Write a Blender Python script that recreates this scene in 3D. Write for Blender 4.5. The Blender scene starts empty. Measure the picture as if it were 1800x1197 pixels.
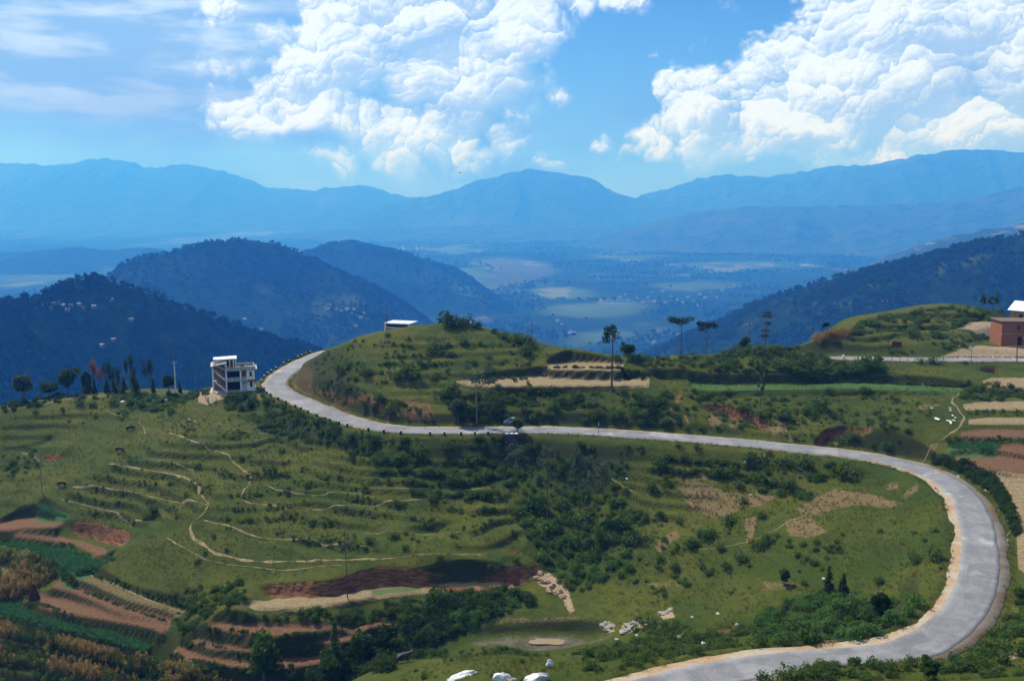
import bpy, bmesh, math, random
import numpy as np
from mathutils import Vector, Matrix

# ------------------------------------------------------------------ scene, camera, sky, sun, exposure
sc = bpy.context.scene
COL = sc.collection
F = 1750.0; CU, CV = 900.0, 598.5
PITCH = math.atan(263.5 / F)
cam_d = bpy.data.cameras.new('camera'); cam = bpy.data.objects.new('camera', cam_d); COL.objects.link(cam)
cam_d.sensor_width = 36.0; cam_d.lens = 36.0 * F / 1800.0
cam_d.clip_start = 0.5; cam_d.clip_end = 60000.0
cam.location = (0, 0, 0); cam.rotation_euler = (math.pi / 2 - PITCH, 0, 0)
sc.camera = cam

SUN_AZ = math.radians(-40)      # measured from +Y (view direction) towards +X
SUN_EL = math.radians(50)
SUN_DIR = Vector((math.sin(SUN_AZ) * math.cos(SUN_EL), math.cos(SUN_AZ) * math.cos(SUN_EL), math.sin(SUN_EL)))
sun_d = bpy.data.lights.new('sun', 'SUN'); sun = bpy.data.objects.new('sun', sun_d); COL.objects.link(sun)
sun_d.energy = 5.0; sun_d.angle = math.radians(0.5); sun_d.color = (1.0, 0.95, 0.86)
sun.rotation_euler = SUN_DIR.to_track_quat('Z', 'Y').to_euler()
sun.location = (0, 0, 300)

sc.view_settings.view_transform = 'Standard'
sc.view_settings.look = 'None'
sc.view_settings.exposure = 0.2
sc.view_settings.gamma = 1.0
sc.view_settings.use_curve_mapping = False
sc.cycles.use_denoising = True
sc.cycles.max_bounces = 6; sc.cycles.diffuse_bounces = 2; sc.cycles.glossy_bounces = 2
sc.cycles.transmission_bounces = 3; sc.cycles.transparent_max_bounces = 8; sc.cycles.volume_bounces = 2
sc.cycles.caustics_reflective = False; sc.cycles.caustics_refractive = False
sc.cycles.sample_clamp_indirect = 4.0

class NT:
    """tiny helper to write shader node trees"""
    def __init__(s, tree): s.t = tree; s.L = tree.links
    def n(s, typ, **kw):
        nd = s.t.nodes.new(typ)
        for k, v in kw.items(): setattr(nd, k, v)
        return nd
    def setin(s, sock, v):
        if isinstance(v, bpy.types.NodeSocket): s.L.new(v, sock)
        elif v is not None: sock.default_value = v
    def m(s, op, a, b=None, c=None, clamp=False):
        nd = s.n('ShaderNodeMath', operation=op, use_clamp=clamp)
        s.setin(nd.inputs[0], a)
        if b is not None: s.setin(nd.inputs[1], b)
        if c is not None: s.setin(nd.inputs[2], c)
        return nd.outputs[0]
    def v(s, op, a, b=None, scale=None):
        nd = s.n('ShaderNodeVectorMath', operation=op)
        s.setin(nd.inputs[0], a)
        if b is not None: s.setin(nd.inputs[1], b)
        if scale is not None: s.setin(nd.inputs['Scale'], scale)
        return nd.outputs['Value'] if op in ('LENGTH', 'DOT_PRODUCT', 'DISTANCE') else nd.outputs[0]
    def rng(s, x, a, b, c=0.0, d=1.0, smooth=True):
        nd = s.n('ShaderNodeMapRange', interpolation_type='SMOOTHSTEP' if smooth else 'LINEAR')
        for i, q in enumerate((x, a, b, c, d)): s.setin(nd.inputs[i], q)
        return nd.outputs[0]
    def mix(s, f, a, b, mode='MIX'):
        nd = s.n('ShaderNodeMix', data_type='RGBA', blend_type=mode)
        s.setin(nd.inputs[0], f)
        for k, q in ((6, a), (7, b)):
            if isinstance(q, tuple) and len(q) == 3: q = q + (1.0,)
            s.setin(nd.inputs[k], q)
        return nd.outputs[2]
    def noise(s, vec, scale, detail=4.0, rough=0.55, dist=0.0, lac=2.0, typ='FBM'):
        nd = s.n('ShaderNodeTexNoise', noise_type=typ)
        if vec is not None: s.L.new(vec, nd.inputs['Vector'])
        for k, q in (('Scale', scale), ('Detail', detail), ('Roughness', rough), ('Distortion', dist), ('Lacunarity', lac)):
            s.setin(nd.inputs[k], q)
        return nd.outputs['Fac']
    def xyz(s, x, y, z):
        nd = s.n('ShaderNodeCombineXYZ')
        for i, q in enumerate((x, y, z)): s.setin(nd.inputs[i], q)
        return nd.outputs[0]

# ---- world: Nishita sky with a procedural field of cumulus mapped by direction
world = bpy.data.worlds.new('World'); sc.world = world; world.use_nodes = True
world.cycles.sampling_method = 'MANUAL'; world.cycles.sample_map_resolution = 256
W = NT(world.node_tree)
for nd in list(world.node_tree.nodes): world.node_tree.nodes.remove(nd)
sky = W.n('ShaderNodeTexSky', sky_type='NISHITA')
sky.sun_disc = False; sky.sun_elevation = SUN_EL; sky.sun_rotation = SUN_AZ
sky.altitude = 1500.0; sky.air_density = 1.0; sky.dust_density = 0.0; sky.ozone_density = 5.0
tc = W.n('ShaderNodeTexCoord')
sep = W.n('ShaderNodeSeparateXYZ'); W.L.new(tc.outputs['Generated'], sep.inputs[0])
AZ = W.m('ARCTAN2', sep.outputs[0], sep.outputs[1])
EL = W.m('ARCSINE', sep.outputs[2])
# cloud field coordinates in degrees
DEG = 180 / math.pi
cu_ = W.m('MULTIPLY', AZ, DEG); cv_ = W.m('MULTIPLY', EL, DEG)
def pix_dir(u, v):
    a = math.atan((u - CU) / F) ; e = math.atan((335 - v) / F)   # close enough near the horizon
    return math.degrees(a), math.degrees(e)
# (u, v, half width px, half height px, weight): the banks of cloud seen in the photograph
BANKS = [
 (1660, 60, 270, 150, 1.15), (1520, 150, 210, 120, 1.1), (1400, 215, 180, 75, 1.0), (1225, 205, 85, 90, 1.0), (1810, 70, 220, 210, 1.2), (1690, 225, 280, 85, 0.95), (1290, 258, 200, 42, 0.8), (1600, 272, 340, 44, 0.75), (1150, 270, 90, 30, 0.5),
 (720, 20, 230, 110, 1.1), (600, 110, 130, 120, 1.05), (530, 200, 150, 60, 0.95), (620, 215, 110, 50, 0.9), (800, 130, 150, 140, 0.95), (905, 70, 80, 80, 0.95), (730, 245, 240, 75, 0.78), (420, 150, 70, 50, 0.55), (400, 45, 80, 40, 0.6),
 (1040, 12, 120, 32, 0.7), (975, 170, 44, 22, 0.62), (910, 195, 48, 45, 0.6), (1380, 5, 110, 28, 0.5), (590, 280, 120, 28, 0.6), (900, 280, 160, 34, 0.42),
]
def noise2(vec, scale, detail, rough=0.5):
    nd = W.n('ShaderNodeTexNoise', noise_dimensions='2D'); W.L.new(vec, nd.inputs['Vector'])
    for k, q in (('Scale', scale), ('Detail', detail), ('Roughness', rough)): nd.inputs[k].default_value = q
    return nd.outputs['Fac']
P0 = W.xyz(cu_, cv_, 0.0)
_w = W.n('ShaderNodeTexNoise', noise_dimensions='2D'); W.L.new(P0, _w.inputs['Vector'])
for k, q in (('Scale', 0.22), ('Detail', 1.5), ('Roughness', 0.5)): _w.inputs[k].default_value = q
PW = W.v('ADD', P0, W.v('MULTIPLY', W.v('SUBTRACT', _w.outputs['Color'], (0.5, 0.5, 0.5)), (2.6, 2.2, 0.0)))
def banks(p, shift):
    acc = None
    for (bu, bv, hw, hh, wt) in BANKS:
        a0, e0 = pix_dir(bu, bv)
        q = W.v('MULTIPLY', W.v('SUBTRACT', p, (a0 - shift[0], e0 - shift[1], 0)), (F / hw * math.pi / 180, F / hh * math.pi / 180, 0))
        g = W.m('MULTIPLY', W.m('EXPONENT', W.m('MULTIPLY', W.v('DOT_PRODUCT', q, q), -0.9)), wt)
        acc = g if acc is None else W.m('MAXIMUM', acc, g)
    return acc
# the same broken cloud carries on round and over the rest of the sky
gen = W.m('MULTIPLY', W.rng(noise2(W.v('MULTIPLY', P0, (0.6, 1.0, 1.0)), 0.055, 2.0), 0.45, 0.72), W.m('MAXIMUM', W.rng(W.m('ABSOLUTE', cu_), 32, 45), W.rng(cv_, 12, 20)))
_w2 = W.n('ShaderNodeTexNoise', noise_dimensions='2D'); W.L.new(P0, _w2.inputs['Vector'])
for k, q in (('Scale', 1.1), ('Detail', 4.0), ('Roughness', 0.6)): _w2.inputs[k].default_value = q
PB = W.v('ADD', PW, W.v('MULTIPLY', W.v('SUBTRACT', _w2.outputs['Color'], (0.5, 0.5, 0.5)), (0.9, 0.8, 0.0)))
def billow(scale, sx):
    """one layer of rounded heads: dome height and how far a point lies on the sunward side of its head"""
    q = W.v('MULTIPLY', PB, (sx, 1.0, 0.0))
    vo = W.n('ShaderNodeTexVoronoi', feature='F1', voronoi_dimensions='2D'); W.L.new(q, vo.inputs['Vector']); vo.inputs['Scale'].default_value = scale
    vo.inputs['Detail'].default_value = 0.0
    off = W.v('SCALE', W.v('SUBTRACT', q, vo.outputs['Position']), scale=scale)
    return W.m('SUBTRACT', 0.45, vo.outputs['Distance']), W.v('DOT_PRODUCT', off, (-0.5, 0.85, 0.0))
h1, s1 = billow(0.42, 0.8); h2, s2 = billow(1.0, 0.85); h3, s3 = billow(2.3, 0.9)
FB = W.m('SUBTRACT', noise2(P0, 0.5, 6.0, 0.62), 0.5)
BASE = W.m('MAXIMUM', banks(PW, (0, 0)), gen)
D0 = W.m('ADD', BASE, W.m('ADD', W.m('MULTIPLY', FB, 0.55), W.m('ADD', W.m('MULTIPLY', h1, 0.42), W.m('ADD', W.m('MULTIPLY', h2, 0.22), W.m('MULTIPLY', h3, 0.12)))))
DB = W.m('SUBTRACT', BASE, banks(PW, (-0.9, 1.6)))      # whole bank: sunward side against the far side
lit = W.m('ADD', W.m('MULTIPLY', W.rng(DB, -0.35, 0.35), 0.55), W.m('ADD', W.m('MULTIPLY', s1, 0.55), W.m('ADD', W.m('MULTIPLY', s2, 0.42), W.m('MULTIPLY', s3, 0.28))))
lit = W.rng(W.m('ADD', lit, W.m('MULTIPLY', FB, 0.35)), -0.10, 0.72, smooth=True)
# low banded stratus to the left
p2 = W.xyz(W.m('MULTIPLY', cu_, 0.22), W.m('MULTIPLY', cv_, 1.0), 4.0)
st = W.noise(p2, 0.75, 5.0, 0.55)
stm = W.m('MULTIPLY', W.rng(cu_, -8.0, -16.0), W.rng(cv_, 1.5, 4.5))
stc = W.m('MULTIPLY', W.rng(st, 0.42, 0.66), stm)
skyc = W.v('MULTIPLY', sky.outputs[0], (0.47, 0.78, 1.06))
CLOUD_HI = (9.3, 10.6, 11.8, 1); CLOUD_LO = (4.3, 6.1, 9.2, 1)
alpha = W.m('MULTIPLY', W.rng(D0, W.m('MULTIPLY_ADD', lit, 0.08, 0.30), W.m('MULTIPLY_ADD', lit, -0.20, 0.82)), W.rng(DB, -0.55, 0.10, 0.45, 1.0))
c_cloud = W.mix(lit, CLOUD_LO, CLOUD_HI)
c1 = W.mix(W.m('MULTIPLY', stm, 0.85), skyc, (2.9, 5.0, 8.6, 1))
c1 = W.mix(W.m('MULTIPLY', stc, 0.75), c1, (7.0, 8.8, 10.8, 1))
veil = W.m('MULTIPLY', W.rng(noise2(W.v('MULTIPLY', P0, (0.5, 1.2, 1.0)), 0.16, 3.0), 0.30, 0.70, 0.55, 1.0), W.rng(cv_, 9.0, 0.5))
c1 = W.mix(W.m('MULTIPLY', veil, 0.92), c1, (1.3, 1.9, 5.2, 1))
c2 = W.mix(W.m('MULTIPLY', alpha, 0.93), c1, c_cloud)
bg = W.n('ShaderNodeBackground'); W.L.new(c2, bg.inputs[0]); bg.inputs[1].default_value = 0.09
out = W.n('ShaderNodeOutputWorld'); W.L.new(bg.outputs[0], out.inputs[0])

# ------------------------------------------------------------------ helpers
def ray(u, v):
    x = (u - CU) / F; y = 1.0; z = -(v - CV) / F
    c, s = math.cos(PITCH), math.sin(PITCH)
    return np.array([x, y * c + z * s, z * c - y * s])
def at_z(u, v, z):
    d = ray(u, v); return d * (z / d[2])
def at_y(u, v, y):
    d = ray(u, v); return d * (y / d[1])
def link(o, parent=None):
    COL.objects.link(o)
    if parent is not None: o.parent = parent
    return o
def tag(o, label=None, cat=None, group=None, kind=None):
    if label: o['label'] = label
    if cat: o['category'] = cat
    if group: o['group'] = group
    if kind: o['kind'] = kind
    return o
def mesh_np(name, V, Q, mat=None, smooth=True):
    """V (n,3) array; Q (m,3|4) int array"""
    me = bpy.data.meshes.new(name)
    V = np.asarray(V, np.float32); Q = np.asarray(Q, np.int32); k = Q.shape[1]
    me.vertices.add(len(V)); me.vertices.foreach_set('co', V.ravel())
    me.loops.add(Q.size); me.loops.foreach_set('vertex_index', Q.ravel())
    me.polygons.add(len(Q)); me.polygons.foreach_set('loop_start', np.arange(0, Q.size, k, dtype=np.int32))
    me.polygons.foreach_set('use_smooth', np.full(len(Q), smooth))
    me.update(calc_edges=True); me.validate()
    if mat: me.materials.append(mat)
    return me
def grid_quads(nr, nc):
    i = np.arange(nr * nc, dtype=np.int32).reshape(nr, nc)
    return np.stack([i[:-1, :-1], i[:-1, 1:], i[1:, 1:], i[1:, :-1]], -1).reshape(-1, 4)
def _hash(ix, iy, seed):
    n = (ix.astype(np.int64) * 374761393 + iy.astype(np.int64) * 668265263 + seed * 1274126177) & 0xffffffff
    n = ((n ^ (n >> 13)) * 1274126177) & 0xffffffff
    n = n ^ (n >> 16)
    return (n & 0xffffff) / float(0xffffff)
def vnoise(x, y, seed=0):
    ix = np.floor(x); iy = np.floor(y); fx = x - ix; fy = y - iy
    ux = fx * fx * fx * (fx * (fx * 6 - 15) + 10); uy = fy * fy * fy * (fy * (fy * 6 - 15) + 10)
    a = _hash(ix, iy, seed); b = _hash(ix + 1, iy, seed); c = _hash(ix, iy + 1, seed); d = _hash(ix + 1, iy + 1, seed)
    return (a * (1 - ux) + b * ux) * (1 - uy) + (c * (1 - ux) + d * ux) * uy * 1.0
def fbm(x, y, oct=4, seed=0, rough=0.5):
    s = 0; a = 1; t = 0
    for k in range(oct):
        s = s + a * (vnoise(x * 2 ** k + 17.3 * k, y * 2 ** k - 9.1 * k, seed + k) - 0.5); t += a; a *= rough
    return s / t * 2.0
def sstep(x): x = np.clip(x, 0, 1); return x * x * (3 - 2 * x)
# ------------------------------------------------------------------ the near ridge: one height field (metres, eye level = 0)
RZ = -44.0
ROAD_PX = [(1040,1243),(1110,1221),(1180,1201),(1250,1184),(1330,1169),(1420,1160),(1520,1157),(1590,1149),(1650,1120),(1700,1075),(1722,1020),(1724,960),(1715,905),(1690,862),(1640,830),(1570,809),(1500,798),
           (1400,787),(1300,777.5),(1200,769),(1100,762),(1000,756),(900,755),(800,757),(720,756.5),(660,750.5),(610,738),(565,720),(525,703),(495,690),(482,678),(487,666),(503,653),(526,639),(548,630),(562,622.5)]
def smooth_poly(P, n, it=2):
    P = np.asarray(P, float)
    for _ in range(it):                                  # Chaikin keeps the bend, rounds the corners
        Q = [P[0]]
        for a, b in zip(P[:-1], P[1:]): Q += [a * .75 + b * .25, a * .25 + b * .75]
        Q.append(P[-1]); P = np.array(Q)
    s = np.r_[0, np.cumsum(np.linalg.norm(np.diff(P[:, :2], axis=0), axis=1))]
    t = np.linspace(0, s[-1], n)
    return np.stack([np.interp(t, s, P[:, k]) for k in range(P.shape[1])], 1)
def blur_poly(P, it):
    P = P.copy()
    for _ in range(it): P[1:-1] = P[1:-1] * .5 + (P[:-2] + P[2:]) * .25
    return P
road_c = np.array([at_z(u, v, RZ) for u, v in ROAD_PX])
tail = road_c[-1] + np.array([[4, 14, -.6], [1, 30, -5.0], [-6, 46, -12.0], [-14, 62, -20.0]])   # beyond the knoll it bends away
lead = np.array([[-60, 52, RZ + 1.5], [-30, 66, RZ + .6], [-8, 77, RZ + .2]])
road_c = blur_poly(smooth_poly(np.vstack([lead, road_c, tail]), 900), 60)
ROAD2_PX = [(1475,629.0),(1520,630.5),(1580,632),(1650,632.5),(1720,632.5),(1800,633),(1880,634)]
R2Z = -36.0
road2_c = np.array([at_z(u, v, R2Z) for u, v in ROAD2_PX])
road2_c = np.vstack([road2_c[0] + np.array([[-26, 34, -9], [-14, 12, -2.5]]), road2_c, road2_c[-1] + np.array([[20, -4, 0], [50, -14, 1]])])
road2_c = blur_poly(smooth_poly(road2_c, 300), 20)

CP = [  # pixel, height
 # grass spur below the hairpin and the flank facing left
 (400,690,-44.4),(340,700,-46),(300,692,-45.5),(200,694,-45.5),(100,702,-46),(0,716,-47),
 (330,740,-47),(250,750,-48.5),(150,740,-49),(40,770,-51),(300,775,-48),(230,800,-51),(120,800,-52.5),(10,840,-55.5),
 (195,815,-52),(130,855,-54.5),(100,876,-56),(60,900,-57.5),(0,925,-60),(365,888,-53),(300,840,-52.5),(250,880,-55),(220,915,-57.5),
 (425,820,-50),(400,760,-47),(470,740,-47),(500,780,-48.5),(430,870,-52),(500,830,-50.5),(600,800,-47.8),(700,800,-46.8),(560,760,-46.2),(500,715,-45),
 (600,900,-53),(520,890,-53),(800,880,-51.5),(700,850,-50),(340,930,-55.5),(280,940,-57),(420,983,-57),(520,986,-56.6),(640,985,-55.6),(770,990,-55.2),(890,1000,-55.3),
 (600,940,-54.6),(750,930,-53.4),(850,930,-53.2),(880,880,-51.6),(250,985,-59),(170,1005,-60.5),(330,1030,-59.5),(250,1035,-61),(480,1020,-58.4),
 # terraces at lower left
 (40,950,-60.8),(150,960,-59.8),(0,1000,-63),(80,1010,-62.6),(60,1050,-64),(0,1065,-65),(200,1075,-63.3),(300,1090,-62.8),(270,1120,-64.2),(120,1110,-66),(0,1130,-67.5),(150,1150,-67.8),(280,1165,-67),(0,1190,-69.8),(200,1195,-69.6),(420,1192,-67),
 (440,1068,-59.3),(600,1050,-58.3),(760,1030,-57.6),(900,1025,-57.4),(420,1105,-61),(580,1105,-60.8),(400,1130,-62.4),(540,1128,-62.2),(350,1155,-64),(520,1160,-63.8),(560,1192,-66),(690,1090,-60.3),
 # gully and pool
 (970,1125,-60),(870,1120,-60.6),(760,1120,-61.6),(650,1140,-64),(880,1085,-59),(980,1085,-58.8),(1060,1115,-58.6),(960,1060,-58.2),(1000,1030,-57.8),(1010,980,-56.6),(960,980,-56.6),(1000,930,-54.8),(960,880,-52.4),(930,830,-49.6),(1040,880,-52.6),(930,960,-55),
 # bowl inside the loop
 (1000,800,-46.6),(1100,800,-46.2),(1200,800,-45.6),(1350,815,-45.6),(1500,830,-45.2),(1600,860,-44.9),(1100,880,-51.5),(1200,860,-49.4),(1300,860,-48.6),(1420,870,-47.2),(1550,900,-46),(1640,960,-45),
 (1100,960,-54.3),(1200,960,-53),(1300,940,-51.2),(1400,960,-49.6),(1500,980,-47.8),(1100,1040,-56.4),(1200,1040,-55),(1300,1040,-53),(1400,1050,-51.4),(1500,1070,-49.6),(1600,1060,-46.6),(1640,1030,-45.4),(1150,1090,-56),(1250,1100,-53.4),(1350,1110,-51),(1450,1120,-48.6),(1550,1110,-47),(1120,1135,-54),
 # near side mounds
 (850,1155,-50),(760,1165,-52),(690,1165,-54),(950,1165,-49),(1050,1165,-47.5),(850,1192,-47.5),(720,1192,-51),(1020,1190,-46.5),
 (1380,1186,-42.2),(1450,1173,-41.2),(1530,1172,-41.0),(1600,1171,-40.9),(1680,1172,-40.9),(1750,1168,-41.0),(1450,1200,-41.5),(1600,1200,-40.6),(1750,1200,-40.0),(1790,1100,-43.6),(1795,1000,-43.8),(1790,940,-43.8),(1800,880,-43.6),(1760,850,-43.6),
 (1540,740,-39.6),(1600,780,-41.6),(1600,720,-38.8),(1700,730,-39.4),(1700,780,-41.4),(1760,700,-38.4),(1800,740,-39.6),(1800,790,-41.4),(1760,660,-37),(1620,660,-36.8),(1500,650,-36.4),(1420,612,-34.2),
 # knoll at right
 (1480,600,-33.6),(1450,595,-33.2),(1500,572,-32),(1560,610,-34.4),(1600,600,-33.8),(1560,556,-31.2),(1620,544,-30.1),(1680,539,-29.7),(1740,546,-30.3),(1700,580,-32.4),(1640,575,-32.2),(1700,605,-34.2),(1780,608,-34.6),(1790,562,-32.3),
]
pts = [at_z(u, v, z) for u, v, z in CP]
# the hill above the road: for each column from the road edge up to the skyline
for (u, v0, v1, z1) in [(530,703,640,-41),(545,712,631,-39.4),(560,718,622,-37.4),(578,726,615,-36),(609,739,601,-33.6),(640,747,591,-32),(680,754,582,-31),(725,755,576,-30.4),(760,755,572,-30.1),(795,756,572,-30.1),(830,756,576,-30.5),(890,755,588,-31.6),(940,755,604,-33),(1000,756,615,-33.6),(1060,759,626,-34.4),(1120,763,631,-34.9),
                        (1200,769,631,-35),(1260,774,629,-35),(1300,777,626,-34.8),(1350,782,620,-34.5),(1400,787,614,-34.2),(1450,792,622,-35.2),(1520,800,630,-36.0)]:
    a_, b_ = at_z(u, v0 - 6, RZ), at_z(u, v1, z1)
    for t in (.16, .32, .5, .72, 1.0):
        q = a_ + (b_ - a_) * t; q[2] = RZ + (z1 - RZ) * t ** .78; pts.append(q)
for (u, v, z) in [(0,716,-47),(100,700,-46),(200,690,-45.3),(300,688,-45.3),(400,690,-44.6)]:
    p = at_z(u, v, z); pts += [p + [0, 5, -.4], p + [0, 16, -4.5], p + [-4, 45, -24], p + [-8, 90, -62]]
for (u, v, z) in [(552,626,-38.6),(578,615,-36),(609,601,-33.6),(640,591,-32),(690,581,-31),(760,572,-30.1),(890,588,-31.6),(1000,615,-33.4),(1100,630,-34.8),(1220,628,-35),(1320,622,-34.6),(1420,608,-33.5)]:
    p = at_z(u, v, z); pts += [p + [0, 5, -0.5], p + [0, 14, -3.0], p + [1, 26, -10], p + [2, 42, -21], p + [2, 90, -62]]
for (u, v, z) in [(1500,566,-31.8),(1600,544,-30.1),(1700,538,-29.7),(1800,560,-32.2)]:
    p = at_z(u, v, z); pts += [p + [0, 6, -0.5], p + [0, 16, -3], p + [2, 30, -11], p + [4, 50, -23], p + [6, 100, -60]]
pts += [np.array(q, float) for q in [(0,0,-1.7),(0,30,-17),(-40,30,-25),(40,30,-15),(-60,60,-42),(60,62,-31),(20,72,-37.5),(-20,75,-44),(-110,80,-62),(110,90,-38),(-160,120,-72),(-210,190,-75),(-200,240,-78),(-150,230,-60),
        (160,130,-38),(200,180,-36),(210,240,-28),(200,60,-24),(-200,40,-60),(0,-80,14),(-160,-60,-20),(160,-60,10),(-260,0,-60),(260,0,0),(300,150,-30),(300,260,-30),(-300,150,-110),(-300,320,-150),(300,400,-90)]]
for q in road_c[::22]: pts.append(q + [0, 0, 0])
for q in road2_c[::20]: pts.append(q)
PT = np.array(pts)
def tps_fit(P, lam=6.0):
    n = len(P); X = P[:, :2] / 100.0
    d = np.linalg.norm(X[:, None] - X[None], axis=2)
    K = np.where(d > 0, d * d * np.log(np.maximum(d, 1e-9)), 0) + np.eye(n) * lam * 1e-4
    Q = np.c_[np.ones(n), X]
    A = np.block([[K, Q], [Q.T, np.zeros((3, 3))]])
    return X, np.linalg.solve(A, np.r_[P[:, 2], 0, 0, 0])
TX, TW = tps_fit(PT)
def tps(x, y):
    sh = x.shape; x = x.ravel() / 100; y = y.ravel() / 100; o = np.empty(len(x))
    for i in range(0, len(x), 20000):
        a = x[i:i + 20000, None] - TX[None, :, 0]; b = y[i:i + 20000, None] - TX[None, :, 1]
        r2 = a * a + b * b
        o[i:i + 20000] = (0.5 * r2 * np.log(np.maximum(r2, 1e-18))) @ TW[:-3] + TW[-3] + TW[-2] * x[i:i + 20000] + TW[-1] * y[i:i + 20000]
    return o.reshape(sh)
def growing(a, step, k, end):
    r = [a]; s = step
    while abs(r[-1] - a) < abs(end - a): s *= k; r.append(r[-1] + s * np.sign(end - a))
    return np.array(r)
xs = np.r_[growing(-128, .6, 1.12, -900)[:0:-1], np.arange(-128, 140.01, 0.4), growing(140, .6, 1.12, 900)[1:]]
yd = [70.0]
while yd[-1] < 300: yd.append(yd[-1] + 0.34 + 0.0013 * (yd[-1] - 70))
ys = np.r_[growing(70, .5, 1.15, -260)[:0:-1], np.array(yd), growing(yd[-1], .8, 1.10, 1100)[1:]]
GX, GY = np.meshgrid(xs, ys)
cx_ = np.arange(-300, 301, 2.0); cy_ = np.arange(-100, 431, 2.0)
CGX, CGY = np.meshgrid(cx_, cy_); CGZ = tps(CGX, CGY)
def bicub(Z, x0, y0, h, x, y):
    fx = np.clip((x - x0) / h, 1, Z.shape[1] - 2.001); fy = np.clip((y - y0) / h, 1, Z.shape[0] - 2.001)
    ix = np.floor(fx).astype(int); iy = np.floor(fy).astype(int); tx = fx - ix; ty = fy - iy
    ix = np.clip(ix, 1, Z.shape[1] - 3); iy = np.clip(iy, 1, Z.shape[0] - 3)
    def w(t): return (-.5*t+t*t-.5*t**3, 1-2.5*t*t+1.5*t**3, .5*t+2*t*t-1.5*t**3, -.5*t*t+.5*t**3)
    wx, wy = w(tx), w(ty); o = 0
    for j in range(4):
        for i in range(4): o = o + wy[j] * wx[i] * Z[iy + j - 1, ix + i - 1]
    return o
VALLEY = -430.0
H = bicub(CGZ, -300, -100, 2.0, GX, GY)
# far from the photographed ridge the ground keeps falling to the valley
edge = np.maximum.reduce([(np.abs(GX) - 290) / 480, (GY - 330) / 420, np.zeros_like(GX)])
H = H * (1 - sstep(edge)) + (VALLEY - 12) * sstep(edge)
def hz(x, y, Z=None):
    """height of the ridge surface at plan points"""
    Z = H if Z is None else Z
    x = np.atleast_1d(np.asarray(x, float)); y = np.atleast_1d(np.asarray(y, float))
    ix = np.clip(np.searchsorted(xs, x) - 1, 0, len(xs) - 2); iy = np.clip(np.searchsorted(ys, y) - 1, 0, len(ys) - 2)
    tx = np.clip((x - xs[ix]) / (xs[ix + 1] - xs[ix]), 0, 1); ty = np.clip((y - ys[iy]) / (ys[iy + 1] - ys[iy]), 0, 1)
    return (Z[iy, ix] * (1 - tx) + Z[iy, ix + 1] * tx) * (1 - ty) + (Z[iy + 1, ix] * (1 - tx) + Z[iy + 1, ix + 1] * tx) * ty
def drop(u, v, tmin=60.0, tmax=330.0, Z=None):
    """where the sight line through a pixel of the photograph first meets the ridge"""
    d = ray(u, v); t = np.arange(tmin, tmax, 0.25)
    z = hz(d[0] * t, d[1] * t, Z); under = d[2] * t < z
    k = int(np.argmax(under)) if under.any() else int(np.argmin(d[2] * t - z))
    if k > 0 and under.any():
        a = d[2] * t[k - 1] - z[k - 1]; b = d[2] * t[k] - z[k]; tt = t[k - 1] + .25 * a / (a - b + 1e-9)
    else: tt = t[k]
    x, y = d[0] * tt, d[1] * tt
    return np.array([x, y, float(hz(x, y)[0])])
def poly_field(P, reach):
    """signed distance (positive on the right-hand, downhill side) and run along a plan polyline, for nearby grid points"""
    x0, y0 = P[:, 0].min() - reach, P[:, 1].min() - reach; x1, y1 = P[:, 0].max() + reach, P[:, 1].max() + reach
    i0, i1 = np.searchsorted(xs, (x0, x1)); j0, j1 = np.searchsorted(ys, (y0, y1))
    X = GX[j0:j1, i0:i1]; Y = GY[j0:j1, i0:i1]
    D = np.full(X.shape, 1e9); S = np.zeros(X.shape); A = np.zeros(X.shape); ZZ = np.zeros(X.shape); acc = 0.0
    for a, b in zip(P[:-1], P[1:]):
        e = b[:2] - a[:2]; L = np.hypot(*e) + 1e-9
        t = np.clip(((X - a[0]) * e[0] + (Y - a[1]) * e[1]) / L ** 2, 0, 1)
        dx = X - a[0] - t * e[0]; dy = Y - a[1] - t * e[1]; d = np.hypot(dx, dy)
        m = d < D; D[m] = d[m]; A[m] = (acc + t * L)[m]
        S[m] = np.sign(e[1] * dx - e[0] * dy)[m]
        if P.shape[1] > 2: ZZ[m] = (a[2] + t * (b[2] - a[2]))[m]
        acc += L
    return (slice(j0, j1), slice(i0, i1)), D, S, A, acc, ZZ
# roads cut into the slope
def carve(C, half, soft_up, soft_dn, sink=0.10):
    global H
    sl, D, S, A, L, ZZ = poly_field(C[::3], 26)
    h = H[sl]; up = h > ZZ
    soft = np.where(up, soft_up, soft_dn)
    w = 1 - sstep((D - half) / soft)
    H[sl] = h * (1 - w) + (ZZ - sink) * w
base_noise = fbm(GX / 16, GY / 16, 4, 3) * 0.55 * np.clip((GY - 60) / 40, 0, 1)
H = H + base_noise
carve(road_c, 3.5, 2.6, 5.0); carve(road2_c, 3.6, 4.0, 5.0)
H_SOFT = H.copy()                                        # the slope before walls and benches are cut
RED = np.zeros_like(H)                                   # bare earth on cut faces
def scarp(px, h, L, w=0.9, red=0.0, wob=0.35, tap=5.0):
    P = np.array([drop(u, v) for u, v in px]); P = smooth_poly(P[:, :2], max(12, 6 * len(px)), 2)
    sl, D, S, A, LL, _ = poly_field(P, L + 3)
    X, Y = GX[sl], GY[sl]
    s = D * S + wob * fbm(X / 3, Y / 3, 3, 11)
    t = sstep(np.minimum(A, LL - A) / tap) * np.where((A <= 0.01) | (A >= LL - .01), 0, 1)
    hh = h * t * (1 + 0.25 * fbm(X / 6, Y / 6, 2, 23))
    H[sl] += np.where(s > 0, -hh * sstep(s / w) * np.clip(1 - s / L, 0, 1), 0.0)
    if red: RED[sl] = np.maximum(RED[sl], red * sstep((s + .1) / .3) * (1 - sstep((s - w) / .9)) * t)
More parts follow.
